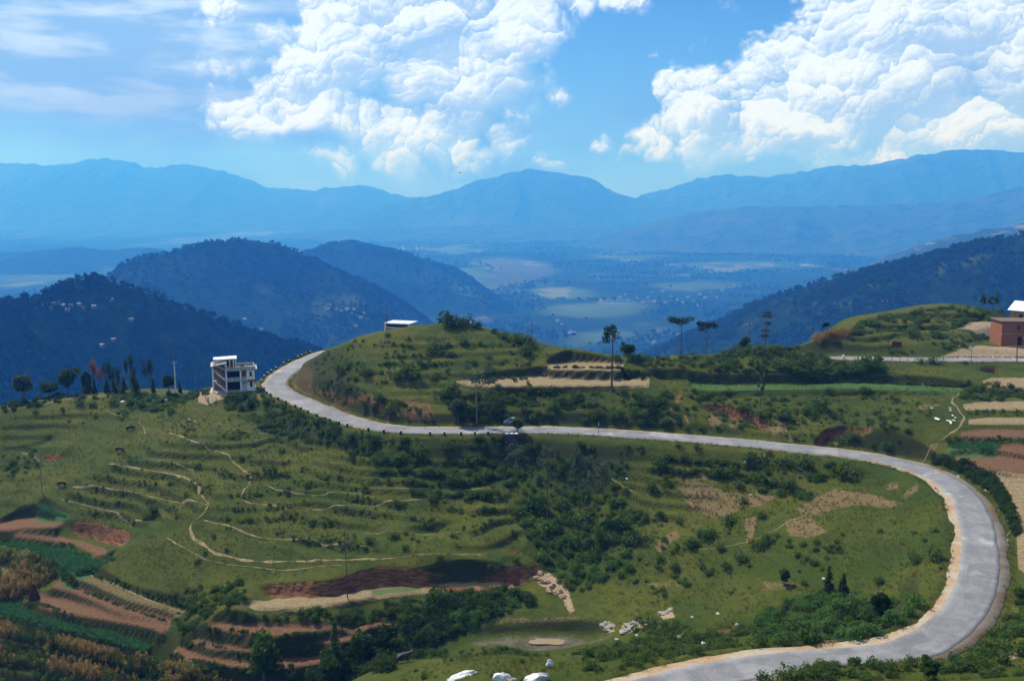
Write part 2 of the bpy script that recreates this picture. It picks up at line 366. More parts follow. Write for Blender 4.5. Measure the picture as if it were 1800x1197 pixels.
# small terracettes on the grass spur (sheep tracks along the contours)
def terracette(px, step, amt, seed):
    P = np.array([drop(u, v) for u, v in px])[:, :2]
    m = inside(P, 3.0)
    h = H + fbm(GX / 9, GY / 9, 2, seed) * .5
    f = (h / step) % 1.0
    saw = sstep((f - 0.38) / 0.24) - f                      # tread and riser
    H[...] = H + m * amt * saw * step * np.clip(.75 + .9 * fbm(GX / 14, GY / 14, 3, seed + 7), .1, 1.1)
def inside(P, soft):
    x0, y0 = P.min(0) - soft - 1; x1, y1 = P.max(0) + soft + 1
    i0, i1 = np.searchsorted(xs, (x0, x1)); j0, j1 = np.searchsorted(ys, (y0, y1))
    X = GX[j0:j1, i0:i1]; Y = GY[j0:j1, i0:i1]
    ins = np.zeros(X.shape, bool); D = np.full(X.shape, 1e9)
    Q = np.vstack([P, P[:1]])
    for a, b in zip(Q[:-1], Q[1:]):
        c = (a[1] > Y) != (b[1] > Y)
        ins ^= c & (X < (b[0] - a[0]) * (Y - a[1]) / (b[1] - a[1] + 1e-12) + a[0])
        e = b - a; t = np.clip(((X - a[0]) * e[0] + (Y - a[1]) * e[1]) / (e @ e + 1e-9), 0, 1)
        D = np.minimum(D, np.hypot(X - a[0] - t * e[0], Y - a[1] - t * e[1]))
    s = np.where(ins, D, -D); m = np.zeros_like(H)
    m[j0:j1, i0:i1] = sstep(s / soft + .5)
    return m
terracette([(430,880),(560,800),(700,775),(880,775),(900,850),(920,960),(880,1000),(640,980),(420,975),(340,925)], 1.05, .95, 41)
terracette([(200,815),(330,730),(480,715),(560,770),(430,860),(370,900),(250,930),(110,880)], 1.2, .85, 43)
terracette([(1080,790),(1400,810),(1350,900),(1150,1000),(1050,900)], 1.2, .7, 45)
terracette([(600,730),(640,620),(760,585),(930,610),(930,740)], 1.3, .5, 47)
terracette([(1480,600),(1560,560),(1700,546),(1748,560),(1690,600),(1560,615)], 1.3, .8, 49)
terracette([(0,735),(180,710),(330,700),(300,760),(190,820),(90,880),(0,920)], 1.4, .5, 51)
# terrace walls and earth scarps, given by their upper edges
scarp([(1120,650),(1160,647),(1200,648),(1260,658),(1420,660),(1550,656),(1650,662),(1722,672)], 1.9, 9, red=.25)
scarp([(952,623),(1000,625),(1060,631),(1090,640)], 1.3, 6, red=.5)
scarp([(858,652),(900,650),(950,646),(1000,651),(1098,652),(1140,655)], 1.5, 7, red=.1)
scarp([(1213,686),(1300,687),(1420,684),(1550,684),(1690,690)], 1.5, 6)
scarp([(1180,690),(1192,712),(1176,728)], 1.0, 4, red=.3)
scarp([(1215,712),(1260,708),(1290,716),(1330,722),(1350,740),(1385,742)], 2.0, 6, red=.8)
scarp([(1412,790),(1436,764),(1470,745),(1522,748),(1545,766)], 2.2, 7, red=.6)
scarp([(1575,776),(1600,780),(1640,782)], 1.4, 5, red=.6)
scarp([(1716,652),(1726,645),(1752,642),(1770,650)], 2.2, 9, red=1)
scarp([(1558,550),(1620,551),(1700,552),(1748,557)], 1.6, 7, red=.3)
scarp([(1503,573),(1560,571),(1640,570),(1692,573)], 1.3, 6, red=.3)
scarp([(60,793),(100,797),(137,792)], 1.4, 6, red=.7)
scarp([(20,792),(70,776),(122,744)], 0.6, 4, red=.3)
scarp([(700,924),(750,922),(800,914),(815,910)], 1.4, 6)
scarp([(886,974),(900,957),(918,950)], 1.4, 6, red=.9)
scarp([(850,988),(880,996),(930,994),(962,985)], 1.3, 5, red=.9)
scarp([(440,1026),(480,1023),(570,1025),(600,1014),(640,1000),(700,995),(760,1003),(860,1008),(930,1014)], 2.1, 9, w=.9, red=.9)
scarp([(80,880),(96,890),(125,892)], 1.2, 5, red=.7)
scarp([(110,913),(160,912),(210,925),(245,946)], 2.0, 6, w=1.6, red=1)
scarp([(165,1006),(200,1022),(250,1035),(300,1045),(345,1051)], 2.0, 6)
scarp([(793,1110),(850,1103),(930,1103),(965,1101),(990,1093),(1040,1085)], 0.7, 4, red=.3)
scarp([(1398,1042),(1430,1032),(1458,1027)], 1.4, 6, red=.9)
scarp([(1208,1117),(1250,1104),(1290,1097),(1332,1090)], 0.9, 5, red=.7)
scarp([(1160,1078),(1185,1066),(1215,1062)], 0.7, 4, red=.6)
scarp([(1290,1040),(1340,1030),(1380,1012)], 0.6, 4, red=.6)
# level field treads: outlines seen in the photograph, laid on the level each bench has
TREADS = []
def tread(kind, amt, px, soft=.8, furrow=None, rough=.05):
    px = np.array(px, float); base = np.array([drop(u, v) for u, v in px]); uu = px[:, 0]
    k = np.polyfit(uu, base[:, 2], 1) if np.ptp(uu) > 60 else (0.0, base[:, 2].mean())
    zl = np.polyval(k, uu); P = np.array([at_z(u, v, z) for (u, v), z in zip(px, zl)])
    kx = np.polyfit(P[:, 0], P[:, 2], 1) if np.ptp(uu) > 60 else (0.0, P[:, 2].mean())
    m = inside(P[:, :2], soft)
    lev = np.polyval(kx, GX) + rough * fbm(GX / 1.5, GY / 1.5, 3, 19)
    if furrow: wl, amp, ang = furrow; lev = lev + amp * np.sin((GX * math.cos(ang) + GY * math.sin(ang)) * 2 * math.pi / wl)
    H[...] = H * (1 - m) + lev * m
    TREADS.append((kind, amt, m))
R_ = math.radians
tread('tan', .8, [(1728,670),(1745,665),(1900,664),(1900,681),(1732,681)])
tread('tan', 1, [(1694,712),(1740,706),(1830,706),(1830,719),(1698,719)], furrow=(2.2, .06, R_(10)))
tread('tan', 1, [(1704,738),(1740,734),(1830,735),(1830,744),(1704,744)])
tread('soil', .85, [(1690,761),(1720,756),(1830,757),(1830,768),(1690,767)])
tread('crop', .8, [(1664,787),(1690,778),(1757,780),(1750,793),(1666,794)])
tread('soil', .9, [(1755,784),(1830,782),(1830,806),(1752,796)], furrow=(2.0, .07, R_(35)))
tread('soil', .85, [(1658,804),(1690,799),(1760,803),(1830,812),(1830,836),(1750,826),(1700,815)], furrow=(2.2, .10, R_(30)))
tread('tan', .95, [(800,672),(862,666),(950,661),(1050,663),(1140,668),(1140,677),(1000,678),(870,679)], furrow=(2.4, .09, R_(30)))
tread('tan', .75, [(962,641),(1000,636),(1095,640),(1095,651),(1000,650),(965,649)])
tread('crop', .6, [(1213,675),(1300,677),(1420,676),(1500,672),(1600,676),(1722,683),(1700,689),(1500,684),(1300,686),(1213,684)])
tread('tan', .95, [(418,1069),(440,1060),(490,1050),(560,1049),(610,1043),(680,1031),(800,1024),(900,1021),(905,1031),(800,1035),(720,1040),(650,1050),(580,1062),(510,1070)], furrow=(2.6, .07, R_(40)))
tread('soil', 1, [(362,1101),(380,1093),(430,1098),(580,1102),(620,1101),(670,1088),(735,1086),(730,1093),(640,1107),(600,1113),(480,1119),(400,1114)])
tread('soil', 1, [(324,1126),(345,1121),(420,1136),(500,1138),(580,1121),(640,1112),(630,1124),(500,1148),(430,1149),(350,1140)])
tread('soil', 1, [(297,1146),(320,1136),(370,1156),(430,1161),(500,1158),(570,1150),(600,1154),(560,1168),(500,1175),(430,1175),(350,1167)])
tread('crop', .75, [(60,893),(75,886),(100,898),(124,909),(112,914),(85,908),(62,902)])
tread('soil', .95, [(-20,925),(30,909),(62,905),(112,918),(90,932),(40,938),(-20,938)])
tread('soil', .95, [(-20,938),(40,938),(100,943),(150,951),(182,963),(193,983),(176,985),(166,971),(130,954),(60,947),(-20,943)])
tread('crop', 1, [(-20,951),(70,957),(130,967),(165,986),(207,978),(172,1002),(125,1018),(110,1012),(105,992),(60,969),(-20,956)])
tread('dry', .55, [(122,1014),(165,1007),(200,1026),(250,1046),(328,1074),(312,1085),(220,1059),(160,1031)])
tread('soil', 1, [(116,1015),(80,1036),(130,1049),(172,1064),(205,1080),(240,1088),(300,1096),(308,1090),(220,1066),(160,1040),(120,1028)])
tread('soil', 1, [(72,1046),(50,1042),(36,1051),(66,1067),(136,1087),(222,1098),(286,1112),(300,1098),(240,1090),(204,1083),(165,1067),(120,1053)])
tread('crop', 1, [(-20,1062),(34,1053),(40,1066),(70,1084),(140,1100),(200,1113),(274,1132),(250,1147),(180,1124),(100,1106),(30,1086),(-20,1078)])
tread('dry', .35, [(-20,1100),(60,1122),(160,1146),(290,1172),(300,1182),(160,1160),(60,1138),(-20,1120)], soft=1.0)
tread('lush', .6, [(-20,1140),(60,1155),(160,1176),(280,1197),(150,1205),(-20,1175)], soft=1.0)
H = H + fbm(GX / 2.2, GY / 2.2, 3, 77) * 0.07 * np.clip((GY - 60) / 30, 0, 1)
carve(road_c, 3.4, 0.7, 1.2); carve(road2_c, 3.5, 0.7, 1.0)
# level sills for the houses
def level(p, r, z, soft=3.0):
    global H
    d = np.hypot(GX - p[0], GY - p[1]); w = 1 - sstep((d - r) / soft); H = H * (1 - w) + z * w
HB = at_z(412, 684, -44.3)         # concrete house by the hairpin
level(HB, 6.5, -44.35, 5.0)
HR = at_z(1800, 605, -34.6)        # brick house at right
level(HR, 8, -34.65, 4.0)
HU = at_z(1815, 567, -32.3)
level(HU, 6, -32.35, 5.0)
POND = at_z(962, 1125, -60.2)
sl_d = np.hypot((GX - POND[0]) / 2.4, (GY - POND[1]) / 1.0); wpd = 1 - sstep((sl_d - 2.0) / 2.2); H = H * (1 - wpd) + (-60.5 + .12 * fbm(GX / 2, GY / 2, 3, 5)) * wpd

# gully cut out below the culvert
_q = at_z(900, 757, RZ); _i = int(np.argmin(np.hypot(road_c[:, 0] - _q[0], road_c[:, 1] - _q[1]))); _t = road_c[_i + 1] - road_c[_i - 1]; _t /= np.linalg.norm(_t[:2])
CULV = road_c[_i] + np.array([_t[1], -_t[0], 0]) * -4.3
if CULV[1] > road_c[_i][1]: CULV = road_c[_i] + np.array([_t[1], -_t[0], 0]) * 4.3
_d = np.hypot(GX - CULV[0], (GY - CULV[1] + 2.0) * .8); _w = (1 - sstep((_d - 1.3) / 1.6)) * (GY < CULV[1] - .2); H = H * (1 - _w) + np.minimum(H, RZ - 2.3) * _w
# ------------------------------------------------------------------ what the ground is made of (plan-space masks)
MASK = {k: np.zeros_like(H) for k in ('soil', 'tan', 'crop', 'dry', 'red', 'pale', 'lush', 'mud')}
MASK['red'] = np.maximum(MASK['red'], RED)
def field(kind, px, amt=1.0, soft=0.9, furrow=None):
    P = np.array([drop(u, v)[:2] for u, v in px]); m = inside(P, soft)
    MASK[kind] = np.maximum(MASK[kind], m * amt)
    if furrow:
        wl, amp, ang = furrow
        H[...] += m * amp * np.sin((GX * math.cos(ang) + GY * math.sin(ang)) * 2 * math.pi / wl)
    return P
R_ = math.radians
for kind, amt, m_ in TREADS: MASK[kind] = np.maximum(MASK[kind], np.clip(m_ * 1.7, 0, 1) * amt)
field('tan', [(1748,828),(1810,832),(1810,1010),(1790,1000),(1786,930),(1775,880)], .9, furrow=(2.0, .10, R_(80)))
field('soil', [(1755,900),(1810,870),(1810,930),(1790,960)], .4)
field('lush', [(1220,690),(1400,690),(1680,690),(1690,720),(1600,780),(1450,740),(1250,710)], .45, soft=4)
field('red', [(1192,694),(1202,692),(1186,722),(1176,722)], .8, soft=.5)
for px in ([(1197,737),(1205,729),(1215,745),(1200,750)], [(1245,722),(1262,722),(1270,745),(1255,760),(1247,745)], [(1280,745),(1300,742),(1295,760),(1282,758)], [(1345,745),(1380,742),(1385,765),(1360,768)], [(1380,755),(1400,770),(1388,778)], [(1532,775),(1545,770),(1540,795)], [(1575,780),(1620,775),(1640,785),(1600,788)], [(1635,782),(1650,778),(1640,805),(1615,812)]):
    field('dry', px, .8, soft=1.2)
field('dry', [(1568,770),(1590,765),(1615,775),(1600,782),(1570,780)], .9, soft=1.5)
field('dry', [(1600,715),(1640,705),(1660,712),(1620,722)], .5, soft=1.5)
# yards, tracks and bare mounds
field('pale', [(1630,630),(1680,616),(1720,607),(1900,604),(1900,628),(1720,629)], .8, soft=2.5)
field('pale', [(1680,578),(1710,566),(1752,564),(1752,590),(1720,592)], .6, soft=2.5)
field('dry', [(1420,600),(1470,588),(1500,586),(1495,600),(1440,612)], .9, soft=1.5)
field('pale', [(345,692),(372,686),(402,690),(395,700),(365,712),(350,708)], .9)
field('dry', [(420,705),(460,690),(465,700),(440,715)], .5)
field('crop', [(650,1036),(700,1029),(745,1027),(745,1037),(690,1043),(650,1048)], .6)
MAIZE_PX = [[(-10,972),(60,982),(100,1000),(100,1014),(60,1038),(-10,1062)], [(-10,1100),(30,1110),(100,1128),(180,1146),(260,1166),(330,1184),(300,1186),(160,1156),(60,1134),(-10,1116)], [(-10,1140),(60,1152),(160,1176),(300,1200),(420,1212),(300,1214),(150,1196),(-10,1168)]]
for px in MAIZE_PX: field('dry', px, .5, soft=2)
field('lush', [(-10,1090),(150,1125),(300,1165),(420,1190),(420,1205),(-10,1205)], .8, soft=3)
# dry brown patches in the bowl
field('dry', [(1175,828),(1220,822),(1272,822),(1262,838),(1200,846)], .95, soft=1.2)
field('dry', [(1190,850),(1240,848),(1330,866),(1368,874),(1350,884),(1330,890),(1300,893),(1270,912),(1215,895)], .85, soft=2)
field('dry', [(1310,910),(1330,905),(1322,950),(1312,955)], .95, soft=1)
field('dry', [(1400,895),(1470,858),(1540,870),(1590,885),(1560,893),(1500,888),(1450,900),(1410,912)], .8, soft=2)
field('dry', [(1380,915),(1420,905),(1455,935),(1420,945),(1385,940)], .85, soft=1)
field('dry', [(1150,960),(1190,930),(1195,945),(1160,972)], .8, soft=1)
field('dry', [(1553,852),(1580,846),(1580,862),(1556,860)], .7, soft=1.5); field('dry', [(1588,868),(1612,850),(1614,862),(1592,876)], .8, soft=1.5)
field('dry', [(1330,1020),(1390,1018),(1410,1030),(1350,1045)], .5, soft=2); field('dry', [(1110,1022),(1180,1020),(1230,1030),(1160,1036)], .5, soft=2)
field('dry', [(1380,1122),(1440,1118),(1475,1135),(1420,1142)], .7, soft=1.5)
field('red', [(590,1016),(640,1003),(700,999),(760,1006),(860,1010),(932,1016),(925,1025),(800,1021),(700,1028),(620,1041),(590,1042)], .85, soft=1.0)
# slip of earth and the wet flat
field('pale', [(935,1012),(965,1005),(1000,1030),(1005,1060),(985,1050),(950,1030)], .7, soft=1); field('pale', [(985,1050),(1005,1050),(1012,1075),(1000,1080)], .6, soft=1)
field('dry', [(790,1110),(850,1090),(1000,1080),(1040,1085),(1000,1097),(930,1104)], .55, soft=2)
field('mud', [(800,1140),(830,1122),(900,1108),(1000,1103),(1060,1112),(1080,1125),(1020,1135),(950,1145),(880,1142)], .5, soft=4)
field('mud', [(905,1128),(930,1118),(990,1120),(1010,1128),(985,1138),(930,1140)], .8, soft=2.5)
for px in ([(1050,1092),(1075,1090),(1085,1112),(1060,1110)], [(1090,1100),(1130,1085),(1145,1095),(1100,1115)], [(1155,1078),(1180,1068),(1190,1085),(1165,1090)], [(1195,1125),(1210,1112),(1205,1130)]): field('pale', px, .7, soft=.8)
field('pale', [(1736,1178),(1760,1158),(1810,1128),(1810,1145),(1775,1165),(1745,1185)], .6, soft=1)
# golden seed grass on the hill, greener damp ground in the gully and beneath the road
field('dry', [(620,660),(700,620),(740,640),(700,690),(640,700)], .35, soft=10); field('dry', [(690,600),(780,580),(860,590),(760,620)], .4, soft=8); field('dry', [(560,650),(600,625),(640,640),(590,680)], .3, soft=6)
field('lush', [(900,770),(1100,780),(1120,900),(1100,1010),(1000,1040),(930,960),(920,880)], .8, soft=6)
field('lush', [(640,770),(900,770),(900,880),(760,880),(640,830)], .55, soft=8)
field('lush', [(400,690),(470,695),(660,770),(560,800),(430,740)], .65, soft=5)
field('lush', [(1330,1080),(1450,1040),(1600,1080),(1640,1080),(1560,1130),(1400,1140)], .8, soft=4)
field('lush', [(860,690),(1180,690),(1200,745),(900,745)], .6, soft=4)
field('lush', [(560,1180),(620,1130),(760,1080),(900,1050),(940,1060),(860,1100),(700,1190)], .8, soft=4)
field('lush', [(240,700),(330,700),(300,730),(200,735)], .6, soft=4)
# lower bare cut above the hairpin
field('red', [(506,684),(520,662),(545,640),(556,648),(552,672),(580,698),(640,728),(700,742),(690,752),(620,738),(560,712),(520,696)], .42, soft=1.5)
for px in ([(545,690),(560,672),(610,690),(700,722),(760,728),(750,745),(680,738),(600,715)],): field('red', px, .55, soft=1.5)
field('red', [(700,700),(760,705),(770,745),(720,742)], .5, soft=2)

P3 = np.stack([GX, GY, H], -1).reshape(-1, 3)
ground_me = mesh_np('ground', P3, grid_quads(*H.shape))
for k, a in MASK.items():
    at = ground_me.attributes.new(k, 'FLOAT', 'POINT'); at.data.foreach_set('value', a.astype(np.float32).ravel())

def new_mat(name):
    m = bpy.data.materials.new(name); m.use_nodes = True
    t = m.node_tree
    for nd in list(t.nodes): t.nodes.remove(nd)
    n = NT(t); o = n.n('ShaderNodeOutputMaterial'); b = n.n('ShaderNodeBsdfPrincipled'); n.L.new(b.outputs[0], o.inputs[0])
    b.inputs['Specular IOR Level'].default_value = 0.2
    return m, n, b, o
def pos(n): return n.n('ShaderNodeNewGeometry').outputs['Position']
def simple(name, col, rough=.9, var=0.25, scale=3.0, bump=0.0, metal=0.0, spec=.2):
    m, n, b, o = new_mat(name)
    p = n.n('ShaderNodeTexCoord').outputs['Object']
    f = n.noise(p, scale, 5, .6)
    c = n.mix(n.rng(f, .3, .7), tuple(q * (1 - var) for q in col), tuple(min(1, q * (1 + var)) for q in col))
    n.L.new(c, b.inputs['Base Color']); b.inputs['Roughness'].default_value = rough; b.inputs['Metallic'].default_value = metal
    b.inputs['Specular IOR Level'].default_value = spec
    if bump:
        bp = n.n('ShaderNodeBump'); bp.inputs['Strength'].default_value = bump; bp.inputs['Distance'].default_value = .05
        n.L.new(n.noise(p, scale * 4, 4, .6), bp.inputs['Height']); n.L.new(bp.outputs[0], b.inputs['Normal'])
    return m
gm, n, b, o = new_mat('hill_grass')
p = pos(n)
def attr(k):
    nd = n.n('ShaderNodeAttribute'); nd.attribute_name = k; return nd.outputs['Fac']
n1 = n.noise(p, .055, 4, .6); n2 = n.noise(p, .35, 5, .65); n3 = n.noise(p, 2.6, 5, .7); n4 = n.noise(p, 9.0, 3, .7)
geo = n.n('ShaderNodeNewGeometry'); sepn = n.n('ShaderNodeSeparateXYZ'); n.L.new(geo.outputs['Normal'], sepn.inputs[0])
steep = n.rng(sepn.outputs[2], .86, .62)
mixn = n.m('ADD', n.m('MULTIPLY', n1, .5), n.m('ADD', n.m('MULTIPLY', n2, .3), n.m('MULTIPLY', n3, .2)))
grass = n.mix(n.rng(mixn, .40, .60), (.038, .064, .008), (.102, .105, .015))
grass = n.mix(n.m('MULTIPLY', n.rng(n3, .48, .66), .8), grass, (.022, .044, .007))
grass = n.mix(n.m('MULTIPLY', n.rng(n2, .54, .66), .7), grass, (.026, .052, .008))
grass = n.mix(n.m('MULTIPLY', n.m('MULTIPLY', n.rng(n3, .60, .68), n.rng(n1, .46, .56)), .8), grass, (.17, .115, .055))
grass = n.mix(n.m('MULTIPLY', n.rng(n4, .52, .75), .35), grass, (.125, .115, .030))
n5 = n.noise(n.v('ADD', p, (41.0, 13.0, 7.0)), 1.1, 6, .75)
grass = n.mix(n.m('MULTIPLY', n.rng(n5, .56, .64), .65), grass, (.018, .036, .006)); grass = n.mix(n.m('MULTIPLY', n.rng(n5, .40, .33), .6), grass, (.155, .140, .045))
streak = n.noise(n.v('MULTIPLY', p, (.22, .22, 2.6)), 1.0, 5, .68)
grass = n.mix(n.m('MULTIPLY', n.rng(streak, .54, .68), .6), grass, (.022, .042, .008))
grass = n.mix(n.m('MULTIPLY', n.rng(streak, .40, .30), .35), grass, (.15, .125, .040))
def masked(k, gain=.55):
    a = attr(k); e = n.m('ADD', a, n.m('MULTIPLY', n.m('SUBTRACT', n.m('ADD', n.m('MULTIPLY', n3, .6), n.m('MULTIPLY', n2, .4)), .5), gain))
    return n.m('MULTIPLY', n.rng(e, .32, .62), n.rng(a, .02, .2))
c = n.mix(n.m('MULTIPLY', n.m('MULTIPLY', attr('lush'), n.rng(n.m('ADD', n.m('MULTIPLY', n2, .55), n.m('MULTIPLY', n3, .45)), .34, .60)), .9), grass, n.mix(n3, (.014, .034, .006), (.034, .064, .011)))
c = n.mix(masked('dry', 2.0), c, n.mix(n.rng(n3, .3, .7), (.115, .080, .036), (.21, .155, .075)))
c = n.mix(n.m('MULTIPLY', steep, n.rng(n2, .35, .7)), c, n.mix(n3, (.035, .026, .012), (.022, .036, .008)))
c = n.mix(masked('soil', .4), c, n.mix(n.rng(n3, .3, .7), (.115, .060, .032), (.20, .112, .062)))
c = n.mix(masked('tan', .6), c, n.mix(n.rng(n3, .3, .7), (.20, .145, .078), (.34, .265, .15)))
c = n.mix(n.m('MULTIPLY', masked('crop', .5), .8), c, n.mix(n3, (.030, .085, .022), (.075, .17, .05)))
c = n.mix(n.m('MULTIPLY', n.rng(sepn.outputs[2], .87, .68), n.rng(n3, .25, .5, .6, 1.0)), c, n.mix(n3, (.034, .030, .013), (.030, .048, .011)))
c = n.mix(masked('mud', .7), c, n.mix(n.rng(n2, .3, .7), (.085, .075, .052), (.17, .145, .115)))
c = n.mix(masked('pale', 1.2), c, n.mix(n.rng(n3, .3, .7), (.24, .165, .095), (.44, .34, .23)))
strata = n.noise(n.v('MULTIPLY', p, (.5, .5, 3.0)), 1.4, 4, .7)
c = n.mix(masked('red', .9), c, n.mix(n.rng(strata, .35, .68), (.10, .042, .022), (.29, .14, .068)))
n.L.new(c, b.inputs['Base Color']); b.inputs['Roughness'].default_value = .95; b.inputs['Specular IOR Level'].default_value = .08
bp = n.n('ShaderNodeBump'); bp.inputs['Strength'].default_value = .9; bp.inputs['Distance'].default_value = .35
n.L.new(n.m('ADD', n3, n.m('MULTIPLY', n4, .4)), bp.inputs['Height']); n.L.new(bp.outputs[0], b.inputs['Normal'])
ground_me.materials.append(gm)
ground = tag(link(bpy.data.objects.new('ground', ground_me)), 'grassy terraced ridge falling away below the camera', kind='structure')

# ------------------------------------------------------------------ roads and footpaths
rng = np.random.default_rng(7)
def ribbon(name, C, wl, wr, dz, mat, rag=0.0, seed=0, cross=2, thick=0.0):
    """a strip draped along a plan line; C has its own heights"""
    n_ = len(C); T = np.gradient(C[:, :2], axis=0); T /= np.linalg.norm(T, axis=1)[:, None] + 1e-9
    N = np.stack([T[:, 1], -T[:, 0]], 1); s = np.arange(n_) * 1.0
    el = wl + rag * fbm(s / 9, s * 0 + 3, 4, seed, .6); er = wr + rag * fbm(s / 9, s * 0 + 8, 4, seed + 9, .6)
    rows = []
    for k in range(cross + 1):
        f = k / cross; off = -el * (1 - f) + er * f
        q = C[:, :2] + N * off[:, None]
        rows.append(np.c_[q, C[:, 2] + dz])
    if thick:
        rows = [np.c_[rows[0][:, :2], rows[0][:, 2] - thick]] + rows + [np.c_[rows[-1][:, :2], rows[-1][:, 2] - thick]]
    V = np.stack(rows, 1).reshape(-1, 3)
    me = mesh_np(name, V, grid_quads(n_, len(rows)), mat)
    ac = np.tile(np.linspace(-1, 1, len(rows)), n_); at = me.attributes.new('across', 'FLOAT', 'POINT'); at.data.foreach_set('value', ac.astype(np.float32))
    return link(bpy.data.objects.new(name, me))
am, n, b, o = new_mat('worn_asphalt'); p = pos(n)
f1 = n.noise(p, .35, 5, .65); f2 = n.noise(p, 3.0, 4, .7); f3 = n.noise(p, 22, 2, .6)
c = n.mix(n.rng(f1, .35, .68), (.150, .152, .165), (.225, .225, .238))
c = n.mix(n.m('MULTIPLY', n.rng(f2, .55, .72), .5), c, (.40, .39, .39)); c = n.mix(n.m('MULTIPLY', n.rng(f2, .44, .30), .5), c, (.11, .11, .12)); c = n.mix(n.m('MULTIPLY', n.rng(n.noise(p, .16, 5, .7), .56, .70), .75), c, (.40, .39, .40))
c = n.mix(n.m('MULTIPLY', n.rng(f3, .5, .75), .35), c, (.32, .31, .30))
vp = n.n('ShaderNodeTexVoronoi'); n.L.new(p, vp.inputs['Vector']); vp.inputs['Scale'].default_value = .23
svp = n.n('ShaderNodeSeparateColor'); n.L.new(vp.outputs['Color'], svp.inputs[0]); c = n.mix(n.m('MULTIPLY', n.rng(svp.outputs[0], .80, .84), .35), c, (.115, .105, .115)); c = n.mix(n.m('MULTIPLY', n.rng(svp.outputs[1], .86, .9), .3), c, (.33, .32, .32))
ax = n.n('ShaderNodeAttribute'); ax.attribute_name = 'across'; aa = n.m('ABSOLUTE', ax.outputs['Fac'])
trk = n.m('MULTIPLY', n.rng(n.m('ABSOLUTE', n.m('SUBTRACT', aa, .42)), .22, .0), n.rng(n.noise(p, .8, 4, .6), .3, .6))
c = n.mix(n.m('MULTIPLY', trk, .35), c, (.12, .122, .132)); c = n.mix(n.m('MULTIPLY', n.rng(n.m('ADD', aa, n.m('MULTIPLY', n.m('SUBTRACT', f2, .5), .5)), .72, .95), .6), c, (.33, .28, .22))
n.L.new(c, b.inputs['Base Color']); b.inputs['Roughness'].default_value = .8
sm, n, b, o = new_mat('gravel_shoulder'); p = pos(n)
f1 = n.noise(p, .25, 4, .6); f2 = n.noise(p, 2.2, 5, .7)
c = n.mix(n.rng(f1, .38, .6), (.28, .18, .10), (.31, .265, .21)); c = n.mix(n.m('MULTIPLY', n.rng(f2, .5, .7), .6), c, (.37, .32, .26)); c = n.mix(n.m('MULTIPLY', n.rng(f2, .45, .28), .55), c, (.15, .12, .07))
n.L.new(c, b.inputs['Base Color']); b.inputs['Roughness'].default_value = .95
i0 = int(np.argmin(np.hypot(road_c[:, 0] - at_z(1500, 798, RZ)[0], road_c[:, 1] - at_z(1500, 798, RZ)[1])))
w_l = np.where(np.arange(900) < i0, 3.15, 2.95); w_l = np.convolve(np.pad(w_l, 20, mode='edge'), np.ones(41) / 41, 'valid')
w_a = np.where(np.arange(900) < i0, 2.15, 2.5); w_a = np.convolve(np.pad(w_a, 20, mode='edge'), np.ones(41) / 41, 'valid')
tag(ribbon('road_shoulder', road_c, w_l, w_l, -0.015, sm, rag=.55, seed=5, thick=.3), 'pale gravel shoulders along the looping road', kind='structure')
tag(ribbon('road', road_c, w_a, w_a, 0.0, am, rag=.22, seed=2, cross=8, thick=.2), 'worn grey asphalt road looping round the hillside', kind='structure')
tag(ribbon('road_shoulder', road2_c, 3.2, 3.0, -0.015, sm, rag=.3, seed=15, thick=.3), 'gravel shoulder of the upper road', kind='structure')
tag(ribbon('road', road2_c, 2.6, 2.6, 0.0, am, rag=.12, seed=12, cross=4, thick=.2), 'pale upper road passing the brick house', kind='structure')
pm = simple('trodden_earth', (.215, .165, .092), .95, .32, 1.5)
PATHS = [
 ([(195,815),(215,820),(260,829),(310,836),(335,845),(352,862),(366,883),(366,895),(350,910),(336,920),(334,932),(345,950),(368,970),(400,980),(440,987),(500,986),(600,985),(660,983)], .36), ([(660,982),(720,977),(790,975),(850,974)], .2),
 ([(130,855),(165,856),(185,862),(220,864),(265,874),(300,881),(340,881),(364,887)], .26), ([(105,875),(118,880),(160,888),(195,897),(215,910),(250,920)], .28),
 ([(298,760),(325,772),(360,785),(385,793),(405,805),(425,825),(443,835)], .30), ([(443,835),(440,848),(425,868),(424,880),(445,885),(480,890),(520,894),(570,893),(620,890),(700,883),(780,873),(850,857)], .22),
 ([(332,736),(350,748),(370,752),(420,757),(480,762),(530,764)], .18), ([(470,852),(490,865),(540,870),(600,867),(700,862),(760,855)], .16),
 ([(360,912),(400,925),(430,937),(455,945),(520,948),(570,955),(610,960),(650,963)], .22), ([(295,945),(330,968),(360,985),(395,990)], .18), ([(400,992),(460,1000),(520,1002),(600,993)], .15),
 ([(188,722),(205,732),(240,736)], .2), ([(245,740),(253,752),(256,768),(250,785)], .15), ([(255,805),(300,815),(340,825)], .14), ([(160,1004),(200,1022),(260,1050),(328,1074)], .2),
 ([(1610,816),(1640,786),(1670,765),(1698,743),(1685,720),(1670,704),(1688,690)], .28), ([(40,795),(60,800),(70,808)], .22), ([(0,722),(60,715),(105,704),(150,697),(200,696),(245,695),(300,691),(350,690)], .45),
 ([(1060,830),(1090,850),(1120,868)], .22), ([(1230,965),(1290,960),(1340,945),(1380,920)], .16), ([(640,935),(700,938),(760,933),(810,932)], .18), ([(1740,1010),(1770,960),(1775,930)], .18), ([(1560,1155),(1620,1168),(1660,1172)], .0)]
